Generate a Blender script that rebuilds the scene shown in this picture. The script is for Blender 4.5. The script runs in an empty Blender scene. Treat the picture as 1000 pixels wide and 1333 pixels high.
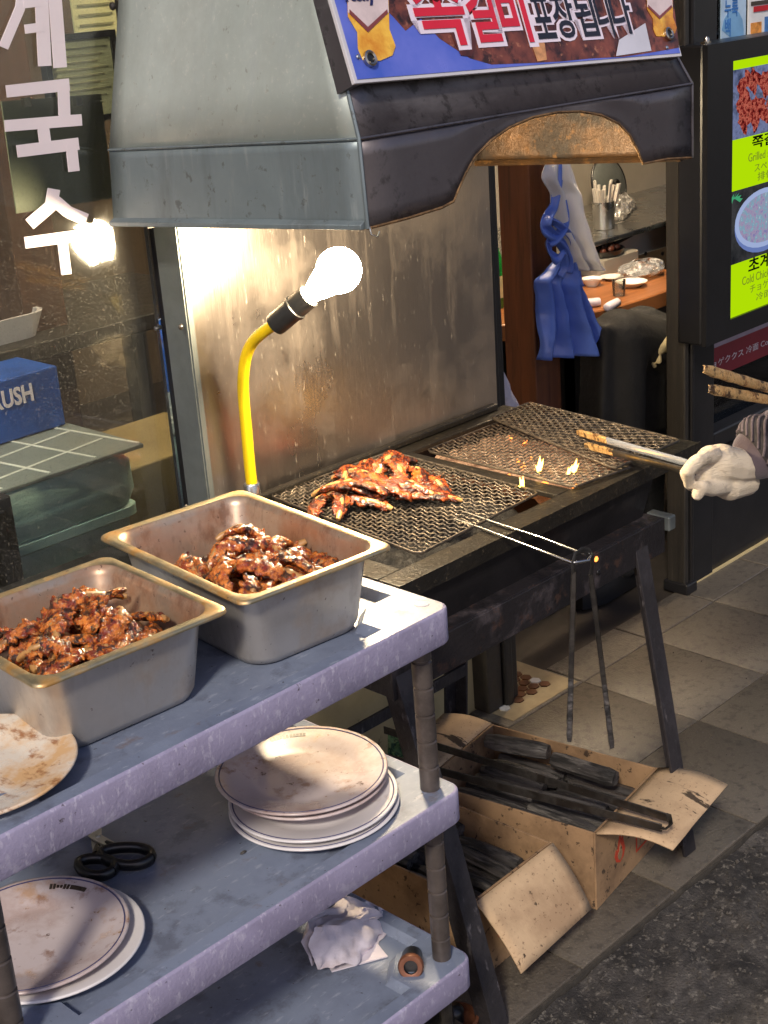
import bpy, bmesh, math, random
from mathutils import Vector, Matrix, noise, Euler
V = Vector
rad = math.radians
sc = bpy.context.scene
col = sc.collection
random.seed(7)

# ------------------------------------------------------------------ camera
CAM_H = 1.6
PPX, PPY = 500.0, 666.5                      # photograph is 1000 x 1333
_vx, _vz = V((2530 - PPX, -205 - PPY)), V((890 - PPX, 5770 - PPY))   # vanishing points of the street and of the verticals
FPX = math.sqrt(-(_vx.dot(_vz)))
_X = V((_vx.x, _vx.y, FPX)).normalized()
_Z = -V((_vz.x, _vz.y, FPX)).normalized()
_Y = _Z.cross(_X)
ROT = Matrix((_X, _Y, _Z))                   # image frame (right, down, forward) -> world
CAM = V((0, 0, CAM_H))
def _ray(px, py): return ROT @ V((px - PPX, py - PPY, FPX))
def PY(px, py, y): d = _ray(px, py); return CAM + d * (y / d.y)
def PX(px, py, x): d = _ray(px, py); return CAM + d * (x / d.x)
def PZ(px, py, z): d = _ray(px, py); return CAM + d * ((z - CAM_H) / d.z)

cam_data = bpy.data.cameras.new('camera')
cam = bpy.data.objects.new('camera', cam_data); col.objects.link(cam)
cam_data.sensor_fit = 'VERTICAL'; cam_data.sensor_height = 36.0
cam_data.lens = FPX * 36.0 / 1333.0
cam_data.clip_start = 0.05; cam_data.clip_end = 500
_r, _u, _b = ROT.col[0], -ROT.col[1], -ROT.col[2]
M4 = Matrix(((_r.x, _u.x, _b.x, 0), (_r.y, _u.y, _b.y, 0), (_r.z, _u.z, _b.z, CAM_H), (0, 0, 0, 1)))
cam.matrix_world = M4
sc.camera = cam

# ------------------------------------------------------------------ light
SUN_AZ, SUN_EL = 213.0, 40.0                 # azimuth from +X (up the street, behind the camera's left), elevation, degrees
world = bpy.data.worlds.new('World'); sc.world = world; world.use_nodes = True
nt = world.node_tree; nt.nodes.clear()
sky = nt.nodes.new('ShaderNodeTexSky'); sky.sky_type = 'NISHITA'; sky.sun_disc = False
sky.sun_elevation = rad(SUN_EL); sky.sun_rotation = rad(90 - SUN_AZ)
bg = nt.nodes.new('ShaderNodeBackground'); bg.inputs[1].default_value = 0.065
wo = nt.nodes.new('ShaderNodeOutputWorld')
tint = nt.nodes.new('ShaderNodeMix'); tint.data_type = 'RGBA'; tint.blend_type = 'MULTIPLY'
tint.inputs[0].default_value = 1.0; tint.inputs[7].default_value = (1.0, 0.86, 0.88, 1)
nt.links.new(sky.outputs[0], tint.inputs[6]); nt.links.new(tint.outputs[2], bg.inputs[0]); nt.links.new(bg.outputs[0], wo.inputs[0])
sd = bpy.data.lights.new('sun', 'SUN'); sd.energy = 1.25; sd.angle = rad(7.0); sd.color = (1.0, 0.90, 0.76)
sun = bpy.data.objects.new('sun', sd); col.objects.link(sun)
_sd = V((math.cos(rad(SUN_EL)) * math.cos(rad(SUN_AZ)), math.cos(rad(SUN_EL)) * math.sin(rad(SUN_AZ)), math.sin(rad(SUN_EL))))
sun.rotation_euler = _sd.to_track_quat('Z', 'Y').to_euler(); sun.location = (-4, -2, 6)
sc.view_settings.view_transform = 'Standard'; sc.view_settings.look = 'None'
sc.view_settings.exposure = 1.25; sc.view_settings.gamma = 1.0
sc.render.engine = 'CYCLES'
sc.cycles.use_denoising = True
sc.cycles.max_bounces = 8; sc.cycles.transparent_max_bounces = 12; sc.cycles.sample_clamp_indirect = 6.0
sc.cycles.caustics_reflective = False; sc.cycles.caustics_refractive = False
BULB_STRENGTH = 300.0
ROOM_STRENGTH = 26.0

# ------------------------------------------------------------------ materials
def S(r, g, b):
    f = lambda c: (c / 12.92 if c <= 0.04045 else ((c + 0.055) / 1.055) ** 2.4)
    return (f(r / 255), f(g / 255), f(b / 255))
def c4(c): return (c[0], c[1], c[2], 1)
def mul(c, k): return tuple(min(1, x * k) for x in c)
def mat(name, base, rough=0.5, metal=0.0, var=0.2, scale=6.0, stretch=(1, 1, 1), base2=None, bump=0.0, bscale=80.0, bstretch=None,
        dirt=(), rvar=0.12, coat=0.0, spec=0.5, sss=0.0, sheen=0.0, trans=0.0, emit=None, lo=0.35, hi=0.65, alpha=None):
    """dirt: list of (colour, scale, low, high, amount[, stretch])"""
    m = bpy.data.materials.new(name); m.use_nodes = True
    t = m.node_tree; n = t.nodes; L = t.links; n.clear()
    out = n.new('ShaderNodeOutputMaterial'); p = n.new('ShaderNodeBsdfPrincipled'); L.new(p.outputs[0], out.inputs[0])
    tc = n.new('ShaderNodeTexCoord'); oi = n.new('ShaderNodeObjectInfo')
    off = n.new('ShaderNodeVectorMath'); off.operation = 'MULTIPLY_ADD'
    L.new(oi.outputs['Random'], off.inputs[0]); off.inputs[1].default_value = (7, 13, 5); L.new(tc.outputs['Object'], off.inputs[2])
    def nz(sc_, st, detail=5, rg=0.6):
        mp = n.new('ShaderNodeMapping'); mp.inputs['Scale'].default_value = st; L.new(off.outputs[0], mp.inputs[0])
        q = n.new('ShaderNodeTexNoise'); q.inputs['Scale'].default_value = sc_; q.inputs['Detail'].default_value = detail; q.inputs['Roughness'].default_value = rg
        L.new(mp.outputs[0], q.inputs['Vector']); return q
    def ramp(src, a, b):
        r = n.new('ShaderNodeMapRange'); r.inputs[1].default_value = a; r.inputs[2].default_value = b; L.new(src, r.inputs[0]); return r.outputs[0]
    q = nz(scale, stretch)
    mx = n.new('ShaderNodeMix'); mx.data_type = 'RGBA'
    mx.inputs[6].default_value = c4(mul(base, 1 - var) if base2 is None else base); mx.inputs[7].default_value = c4(mul(base, 1 + var) if base2 is None else base2)
    L.new(ramp(q.outputs[0], lo, hi), mx.inputs[0])
    c = mx.outputs[2]
    rr = ramp(q.outputs[0], 0.3, 0.7)
    rm = n.new('ShaderNodeMath'); rm.operation = 'MULTIPLY_ADD'; rm.inputs[1].default_value = -2 * rvar * rough; rm.inputs[2].default_value = rough * (1 + rvar)
    L.new(rr, rm.inputs[0]); rout = rm.outputs[0]
    mt = None
    for d in dirt:
        dq = nz(d[1], d[5] if len(d) > 5 else (1, 1, 1), 6, 0.65)
        fac = ramp(dq.outputs[0], d[2], d[3])
        fm = n.new('ShaderNodeMath'); fm.operation = 'MULTIPLY'; fm.inputs[1].default_value = d[4]; L.new(fac, fm.inputs[0])
        x = n.new('ShaderNodeMix'); x.data_type = 'RGBA'; L.new(fm.outputs[0], x.inputs[0]); L.new(c, x.inputs[6]); x.inputs[7].default_value = c4(d[0]); c = x.outputs[2]
        r2 = n.new('ShaderNodeMix'); L.new(fm.outputs[0], r2.inputs[0]); L.new(rout, r2.inputs[2]); r2.inputs[3].default_value = min(1, rough * 1.25 + 0.1); rout = r2.outputs[0]
        if metal > 0:
            m2 = n.new('ShaderNodeMix'); L.new(fm.outputs[0], m2.inputs[0])
            if mt is None: m2.inputs[2].default_value = metal
            else: L.new(mt, m2.inputs[2])
            m2.inputs[3].default_value = metal * 0.3; mt = m2.outputs[0]
    L.new(c, p.inputs['Base Color']); L.new(rout, p.inputs['Roughness'])
    if mt is not None: L.new(mt, p.inputs['Metallic'])
    else: p.inputs['Metallic'].default_value = metal
    p.inputs['Coat Weight'].default_value = coat; p.inputs['Coat Roughness'].default_value = 0.15
    p.inputs['Specular IOR Level'].default_value = spec
    if sss: p.inputs['Subsurface Weight'].default_value = sss; p.inputs['Subsurface Radius'].default_value = (0.01, 0.005, 0.003)
    if sheen: p.inputs['Sheen Weight'].default_value = sheen
    if trans: p.inputs['Transmission Weight'].default_value = trans
    if alpha is not None: p.inputs['Alpha'].default_value = alpha
    if emit: p.inputs['Emission Color'].default_value = c4(emit[0]); p.inputs['Emission Strength'].default_value = emit[1]
    if bump:
        b = n.new('ShaderNodeBump'); b.inputs['Strength'].default_value = bump; b.inputs['Distance'].default_value = 0.004
        L.new(nz(bscale, bstretch or stretch, 4).outputs[0], b.inputs['Height']); L.new(b.outputs[0], p.inputs['Normal'])
    return m
def emat(name, colr, strength):
    m = bpy.data.materials.new(name); m.use_nodes = True; n = m.node_tree.nodes; n.clear()
    o = n.new('ShaderNodeOutputMaterial'); e = n.new('ShaderNodeEmission'); e.inputs[0].default_value = c4(colr); e.inputs[1].default_value = strength
    m.node_tree.links.new(e.outputs[0], o.inputs[0]); return m
def glassmat(name, tint_, rough=0.02, speck=0.0, sscale=260, refl=1.0, lo=0.6, hi=0.7, speck_col=(0.6, 0.58, 0.52), film=0.0):
    """thin sheet: transparent + fresnel gloss + specks of grease and dust"""
    m = bpy.data.materials.new(name); m.use_nodes = True; t = m.node_tree; n = t.nodes; L = t.links; n.clear()
    o = n.new('ShaderNodeOutputMaterial'); tr = n.new('ShaderNodeBsdfTransparent'); tr.inputs[0].default_value = c4(tint_)
    gl = n.new('ShaderNodeBsdfGlossy'); gl.inputs['Roughness'].default_value = rough
    fr = n.new('ShaderNodeFresnel'); fr.inputs[0].default_value = 1.5
    fm = n.new('ShaderNodeMath'); fm.operation = 'MULTIPLY'; fm.inputs[1].default_value = refl; L.new(fr.outputs[0], fm.inputs[0])
    mx = n.new('ShaderNodeMixShader'); L.new(fm.outputs[0], mx.inputs[0]); L.new(tr.outputs[0], mx.inputs[1]); L.new(gl.outputs[0], mx.inputs[2])
    last = mx.outputs[0]
    if speck or film:
        tc = n.new('ShaderNodeTexCoord')
        a = n.new('ShaderNodeTexNoise'); a.inputs['Scale'].default_value = sscale; a.inputs['Detail'].default_value = 3; L.new(tc.outputs['Object'], a.inputs['Vector'])
        r = n.new('ShaderNodeMapRange'); r.inputs[1].default_value = lo; r.inputs[2].default_value = hi; r.inputs[3].default_value = film; r.inputs[4].default_value = speck; L.new(a.outputs[0], r.inputs[0])
        df = n.new('ShaderNodeBsdfDiffuse'); df.inputs[0].default_value = c4(speck_col)
        m2 = n.new('ShaderNodeMixShader'); L.new(r.outputs[0], m2.inputs[0]); L.new(last, m2.inputs[1]); L.new(df.outputs[0], m2.inputs[2]); last = m2.outputs[0]
    L.new(last, o.inputs[0]); return m

M = {}
M['tile'] = mat('paving stone', S(97, 90, 80), 0.40, var=0.10, scale=6, bump=0.5, bscale=160, dirt=[(S(62, 56, 50), 3.0, 0.46, 0.64, 0.3), (S(52, 48, 44), 50, 0.51, 0.64, 0.5), (S(150, 141, 124), 190, 0.60, 0.67, 0.4)])
M['mortar'] = mat('joint mortar', S(62, 57, 50), 0.9, var=0.3, scale=40, bump=0.6, bscale=200)
M['gutter'] = mat('rough gutter concrete', S(74, 70, 66), 0.7, var=0.35, scale=12, bump=1.0, bscale=200, dirt=[(S(28, 26, 26), 5, 0.47, 0.58, 0.75), (S(30, 28, 28), 45, 0.50, 0.62, 0.6), (S(140, 134, 124), 70, 0.56, 0.64, 0.5)])
M['grit'] = mat('grit', S(66, 62, 57), 0.8, var=0.6, scale=20)
M['steel_panel'] = mat('scratched steel sheet', S(168, 158, 150), 0.32, 0.96, var=0.08, scale=4, stretch=(1, 1, 0.5), bump=0.12, bscale=170, bstretch=(1, 1, 0.08), rvar=0.35,
                       dirt=[(S(104, 90, 78), 4, 0.48, 0.68, 0.3), (S(120, 104, 90), 26, 0.54, 0.68, 0.2, (1, 1, 0.10)), (S(226, 218, 204), 240, 0.64, 0.68, 0.4, (1, 0.2, 0.15))])
M['galv'] = mat('grey angle steel', S(118, 124, 122), 0.5, 0.6, var=0.15, scale=12)
M['hood'] = mat('hood sheet steel', S(180, 190, 184), 0.45, 0.45, var=0.14, scale=3.2, stretch=(1, 1, 0.6), rvar=0.2, bump=0.05, bscale=25,
                dirt=[(S(138, 140, 134), 4, 0.48, 0.66, 0.5), (S(150, 158, 158), 12, 0.52, 0.66, 0.4, (1, 1, 0.2)), (S(212, 212, 202), 120, 0.58, 0.66, 0.35), (S(96, 92, 82), 60, 0.63, 0.68, 0.5)])
M['hood_skirt'] = mat('hood skirt steel', S(120, 132, 136), 0.45, 0.4, var=0.14, scale=5, rvar=0.2, bump=0.05, bscale=30, dirt=[(S(74, 78, 78), 9, 0.48, 0.66, 0.55, (1, 1, 0.2)), (S(150, 156, 154), 60, 0.58, 0.68, 0.35, (1, 1, 0.12)), (S(60, 58, 52), 40, 0.60, 0.66, 0.6)])
M['hood_front'] = mat('sooty hood steel', S(104, 100, 104), 0.36, 0.7, var=0.2, scale=5, rvar=0.25, bump=0.05, bscale=30, dirt=[(S(40, 34, 36), 5, 0.48, 0.62, 0.65), (S(142, 138, 140), 8, 0.54, 0.68, 0.4, (0.3, 1, 1)), (S(18, 15, 14), 40, 0.55, 0.64, 0.6)])
M['hood_inside'] = mat('greasy hood inside', S(66, 46, 26), 0.4, 0.3, var=0.4, scale=14, bump=0.5, bscale=60, dirt=[(S(18, 12, 8), 9, 0.46, 0.60, 0.85), (S(120, 84, 40), 50, 0.56, 0.66, 0.5)])
M['black_iron'] = mat('black painted iron', S(33, 31, 32), 0.42, 0.3, var=0.35, scale=10, bump=0.15, bscale=60, dirt=[(S(74, 68, 66), 16, 0.56, 0.74, 0.45)])
M['iron_worn'] = mat('worn grey iron', S(56, 53, 56), 0.55, 0.35, var=0.3, scale=14, bump=0.4, bscale=120, dirt=[(S(28, 24, 26), 14, 0.48, 0.60, 0.75, (1, 1, 0.5)), (S(120, 114, 116), 70, 0.60, 0.68, 0.5, (1, 1, 0.3))])
M['beam_iron'] = mat('sooty beam iron', S(40, 37, 39), 0.45, 0.35, var=0.3, scale=10, bump=0.4, bscale=120, dirt=[(S(84, 76, 78), 16, 0.54, 0.68, 0.6), (S(96, 66, 50), 30, 0.58, 0.66, 0.4)])
M['bed_dark'] = mat('dark coal bed', S(22, 20, 19), 0.8, var=0.5, scale=40, bump=1.0, bscale=120)
M['grill_top'] = mat('greasy grill plate', S(50, 46, 40), 0.38, 0.5, var=0.3, scale=12, bump=0.4, bscale=120, dirt=[(S(20, 18, 15), 16, 0.48, 0.62, 0.7), (S(120, 106, 84), 120, 0.60, 0.68, 0.5)])
M['wire'] = mat('burnt grate wire', S(104, 94, 82), 0.34, 0.6, var=0.4, scale=60, bump=0.4, bscale=400, dirt=[(S(22, 18, 16), 36, 0.46, 0.58, 0.8)])
M['handle_wire'] = mat('bright handle wire', S(170, 170, 168), 0.25, 1.0, var=0.15, scale=40)
M['steel'] = mat('stainless steel', S(196, 196, 194), 0.28, 1.0, var=0.1, scale=10, rvar=0.2)
M['pan'] = mat('stained stainless pan', S(202, 196, 188), 0.36, 0.75, var=0.10, scale=9, rvar=0.25, bump=0.05, bscale=40,
               dirt=[(S(138, 100, 54), 7, 0.50, 0.66, 0.55), (S(70, 40, 18), 90, 0.65, 0.69, 0.8), (S(120, 112, 104), 30, 0.52, 0.66, 0.3, (1, 1, 0.3))])
M['pan_in'] = mat('greasy pan lining', S(186, 170, 150), 0.32, 0.7, var=0.12, scale=9, rvar=0.3, dirt=[(S(150, 92, 44), 6, 0.44, 0.62, 0.7), (S(96, 48, 18), 26, 0.52, 0.64, 0.6, (1, 1, 0.5)), (S(60, 30, 12), 110, 0.63, 0.67, 0.8)])
M['pan_rim'] = mat('greasy pan rim', S(186, 172, 138), 0.35, 0.85, var=0.2, scale=30, dirt=[(S(170, 120, 44), 22, 0.46, 0.62, 0.8), (S(70, 40, 16), 80, 0.64, 0.7, 0.8)])
M['cart'] = mat('grey cart plastic', S(122, 132, 152), 0.40, var=0.08, scale=5, bump=0.10, bscale=200, rvar=0.2,
                dirt=[(S(84, 92, 112), 4, 0.46, 0.64, 0.55), (S(64, 64, 74), 18, 0.55, 0.66, 0.45), (S(172, 178, 192), 110, 0.59, 0.66, 0.35, (0.3, 1, 1)), (S(110, 84, 60), 14, 0.62, 0.70, 0.5), (S(44, 38, 36), 110, 0.67, 0.70, 0.8)])
M['cart_edge_neon'] = mat('scuffed cart edge with neon tint', S(148, 142, 168), 0.5, var=0.08, scale=9, bump=0.25, bscale=260, dirt=[(S(112, 106, 128), 8, 0.47, 0.64, 0.45), (S(196, 192, 208), 150, 0.56, 0.65, 0.4, (1, 1, 0.4)), (S(190, 186, 202), 40, 0.58, 0.66, 0.35, (1, 1, 0.7)), (S(56, 46, 44), 80, 0.65, 0.69, 0.8)])  # purple base carries neon light on the grey-blue plastic; scuffs are wear
M['post'] = mat('cart post', S(96, 88, 84), 0.35, 0.5, var=0.3, scale=18, dirt=[(S(52, 44, 40), 20, 0.5, 0.65, 0.6)])
M['plate'] = mat('soiled stoneware', S(196, 184, 184), 0.22, var=0.05, scale=6, dirt=[(S(150, 116, 100), 9, 0.48, 0.66, 0.6), (S(120, 76, 44), 26, 0.58, 0.66, 0.7), (S(70, 36, 16), 60, 0.635, 0.67, 0.85), (S(176, 128, 66), 15, 0.58, 0.68, 0.5)])
M['plate_dirty'] = mat('sauce smeared stoneware', S(222, 212, 196), 0.25, var=0.05, scale=6, dirt=[(S(206, 152, 76), 12, 0.44, 0.60, 0.75), (S(140, 80, 28), 44, 0.53, 0.62, 0.8, (1, 0.5, 1))])
M['plate_clean'] = mat('white stoneware', S(216, 212, 212), 0.2, var=0.05, scale=6, dirt=[(S(150, 110, 80), 20, 0.62, 0.74, 0.4)])
M['blueline'] = mat('blue rim line', S(66, 66, 106), 0.3, var=0.1)
M['print_dark'] = mat('dark glaze print', S(62, 54, 46), 0.3, var=0.1)
M['meat'] = mat('grilled rib meat', S(120, 42, 14), 0.2, base2=S(228, 136, 56), scale=85, lo=0.42, hi=0.60, bump=0.9, bscale=320, coat=0.4, rvar=0.6,
                dirt=[(S(164, 36, 14), 60, 0.52, 0.64, 0.55), (S(22, 9, 5), 75, 0.515, 0.575, 0.92), (S(246, 194, 120), 140, 0.58, 0.66, 0.55)])
M['meat_fresh'] = mat('glazed rib on the fire', S(84, 28, 9), 0.2, base2=S(172, 82, 32), scale=75, lo=0.42, hi=0.60, stretch=(0.35, 1, 1), bump=0.9, bscale=300, coat=0.5, rvar=0.6,
                dirt=[(S(18, 6, 3), 70, 0.495, 0.56, 0.92, (0.4, 1, 1)), (S(214, 138, 72), 130, 0.58, 0.67, 0.5, (0.35, 1, 1))])
M['bone'] = mat('rib bone', S(186, 140, 84), 0.4, var=0.3, scale=60, coat=0.3, dirt=[(S(90, 46, 18), 60, 0.5, 0.65, 0.8)])
M['yellow'] = mat('yellow sleeve', S(226, 190, 20), 0.35, var=0.12, scale=20, dirt=[(S(120, 90, 20), 60, 0.62, 0.7, 0.5)])
M['socket'] = mat('black bakelite', S(36, 36, 36), 0.4, var=0.2, scale=30)
M['bulb'] = emat('lit bulb', (1.0, 0.79, 0.50), BULB_STRENGTH)
M['coal'] = mat('charcoal', S(66, 63, 62), 0.42, var=0.5, scale=24, stretch=(1, 0.25, 1), bump=1.0, bscale=150, bstretch=(1, 0.10, 1), dirt=[(S(140, 134, 126), 40, 0.53, 0.66, 0.45, (1, 0.2, 1)), (S(14, 13, 13), 60, 0.50, 0.58, 0.85, (1, 0.15, 1))])
M['ember'] = mat('ash over embers', S(158, 134, 116), 0.9, var=0.3, scale=40, bump=1.0, bscale=120, dirt=[(S(50, 42, 38), 40, 0.46, 0.58, 0.85)], emit=((1.0, 0.30, 0.08), 0.05))
M['hot'] = emat('glowing ember', (1.0, 0.26, 0.05), 1.6)
M['flame'] = emat('flame', (1.0, 0.50, 0.08), 6.0)
M['card'] = mat('cardboard', S(150, 120, 88), 0.85, var=0.10, scale=14, bump=0.15, bscale=180, dirt=[(S(96, 72, 50), 9, 0.46, 0.62, 0.6), (S(44, 32, 24), 55, 0.60, 0.64, 0.85)])
M['card_pale'] = mat('pale cardboard inside', S(190, 162, 128), 0.85, var=0.08, scale=10, bump=0.15, bscale=180, dirt=[(S(128, 98, 72), 7, 0.47, 0.66, 0.5), (S(84, 58, 40), 150, 0.60, 0.66, 0.6), (S(34, 24, 18), 24, 0.62, 0.65, 0.9, (1, 0.2, 1))])
M['red_print'] = mat('red box print', S(178, 60, 34), 0.8, var=0.15, scale=20)
M['wood'] = mat('red brown timber', S(100, 56, 32), 0.45, var=0.22, scale=7, stretch=(6, 6, 0.5), bump=0.12, bscale=60, coat=0.2, dirt=[(S(140, 88, 52), 5, 0.54, 0.70, 0.5), (S(48, 26, 16), 10, 0.52, 0.66, 0.5, (5, 5, 0.5))])
M['table_wood'] = mat('table timber', S(140, 88, 50), 0.35, var=0.2, scale=7, stretch=(0.6, 6, 1), coat=0.2)
M['dark_wood'] = mat('blackened timber', S(40, 36, 31), 0.5, var=0.3, scale=10, stretch=(6, 6, 0.4), bump=0.3, bscale=70, bstretch=(6, 6, 0.3), dirt=[(S(92, 84, 70), 24, 0.6, 0.72, 0.4, (5, 5, 0.4))])
M['black_paint'] = mat('black paint', S(26, 25, 26), 0.35, var=0.25, scale=10, bump=0.06, bscale=60, dirt=[(S(64, 60, 56), 40, 0.66, 0.74, 0.5, (1, 1, 0.3))])
M['beige_wall'] = mat('cream wall board', S(196, 178, 132), 0.6, var=0.1, scale=6, dirt=[(S(120, 104, 72), 6, 0.5, 0.75, 0.5), (S(70, 58, 40), 36, 0.66, 0.72, 0.7)])
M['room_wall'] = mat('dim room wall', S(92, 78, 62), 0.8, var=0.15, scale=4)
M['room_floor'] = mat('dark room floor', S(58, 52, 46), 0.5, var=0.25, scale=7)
M['ceil'] = mat('room ceiling', S(120, 110, 96), 0.9, var=0.1, scale=4)
M['glass'] = glassmat('greasy window glass', (0.93, 0.95, 0.93), 0.05, speck=0.22, sscale=420, lo=0.60, hi=0.72, film=0.012)
M['glass_clear'] = glassmat('clear window glass', (0.94, 0.96, 0.95), 0.03)
M['letter_white'] = mat('white vinyl', S(232, 220, 224), 0.5, var=0.04)
M['bin'] = mat('sea green plastic', S(176, 212, 202), 0.42, var=0.06, scale=4, dirt=[(S(132, 168, 160), 6, 0.50, 0.68, 0.4)])
M['lid_sheet'] = mat('grey patterned sheet', S(104, 112, 108), 0.5, var=0.1)
M['lid_line'] = mat('pale line print', S(196, 200, 192), 0.6, var=0.1)
M['blue_box'] = mat('blue printed carton', S(16, 76, 160), 0.5, var=0.25, scale=5)
M['olive'] = mat('olive sheet', S(92, 96, 72), 0.6, var=0.06, scale=3)
M['paper'] = mat('certificate paper', S(196, 196, 150), 0.7, var=0.08, scale=6)
M['paper_text'] = mat('faint print', S(132, 132, 100), 0.7, var=0.05)
M['brown_carton'] = mat('brown carton', S(134, 116, 72), 0.8, var=0.1, scale=6)
M['blue_cloth'] = mat('blue vinyl apron', S(88, 116, 196), 0.36, var=0.10, scale=7, bump=0.15, bscale=26, coat=0.2)
M['white_cloth'] = mat('white plastic sheet', S(214, 208, 202), 0.4, var=0.06, scale=8, bump=0.1, bscale=40, sss=0.1)
M['glove'] = mat('white cotton glove', S(216, 200, 174), 0.85, var=0.06, scale=12, bump=1.0, bscale=330, bstretch=(0.25, 0.25, 2.2), sheen=0.2, dirt=[(S(164, 144, 114), 16, 0.48, 0.66, 0.5), (S(110, 88, 62), 34, 0.58, 0.66, 0.5)])
M['glove_edge'] = mat('yellow overlock thread', S(206, 166, 70), 0.8, var=0.2, scale=200)
M['sleeve'] = mat('mauve grey sleeve', S(78, 66, 72), 0.85, var=0.12, scale=14, bump=0.3, bscale=300, sheen=0.3)
M['black_cloth'] = mat('black cloth', S(21, 21, 21), 0.8, var=0.2, scale=10, bump=0.4, bscale=90)
M['cuff_cream'] = mat('cream cuff', S(206, 190, 146), 0.8, var=0.1, scale=10)
M['skin'] = mat('skin', S(200, 150, 118), 0.5, var=0.06, scale=10, sss=0.1)
M['hair'] = mat('dark hair', S(28, 22, 20), 0.5, var=0.3, scale=60, stretch=(1, 1, 0.2))
M['black_plastic'] = mat('black plastic', S(22, 22, 24), 0.32, var=0.2, scale=20)
M['tissue'] = mat('crumpled tissue', S(206, 198, 206), 0.75, var=0.06, scale=12, bump=0.2, bscale=120, dirt=[(S(150, 130, 120), 14, 0.58, 0.74, 0.5)])
M['copper'] = mat('brown copper', S(112, 70, 50), 0.45, 0.3, var=0.25, scale=30)
M['dark_steel'] = mat('sooty steel', S(92, 88, 84), 0.30, 0.9, var=0.25, scale=20, dirt=[(S(22, 20, 20), 22, 0.46, 0.62, 0.85)])
M['tip_char'] = mat('greasy burnt tong tip', S(210, 170, 112), 0.3, 0.5, var=0.25, scale=50, bump=1.0, bscale=240, dirt=[(S(36, 14, 8), 70, 0.52, 0.59, 0.92), (S(150, 96, 44), 40, 0.5, 0.62, 0.6)])
M['tong_steel'] = mat('bright tong steel', S(196, 204, 218), 0.22, 0.7, var=0.1, scale=20)
M['frost'] = mat('wrapped paper', S(222, 216, 206), 0.6, var=0.05)
M['plasticbag'] = glassmat('clear plastic film', (0.93, 0.93, 0.92), 0.18, refl=4.0, speck=0.45, sscale=60, lo=0.45, hi=0.65, film=0.12, speck_col=(0.75, 0.73, 0.7))
M['green_glass'] = mat('green bottle glass', S(30, 120, 50), 0.1, var=0.1, coat=0.5)
M['dish'] = mat('white dish', S(220, 214, 204), 0.25, var=0.04)
M['food_dark'] = mat('dark sauce food', S(70, 34, 20), 0.3, var=0.4, scale=60, bump=0.6, bscale=150)
M['floor_mosaic'] = mat('door threshold mosaic', S(150, 134, 104), 0.5, var=0.15, scale=20)
M['brass'] = mat('brass grommet', S(190, 180, 166), 0.25, 1.0, var=0.1)

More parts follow.
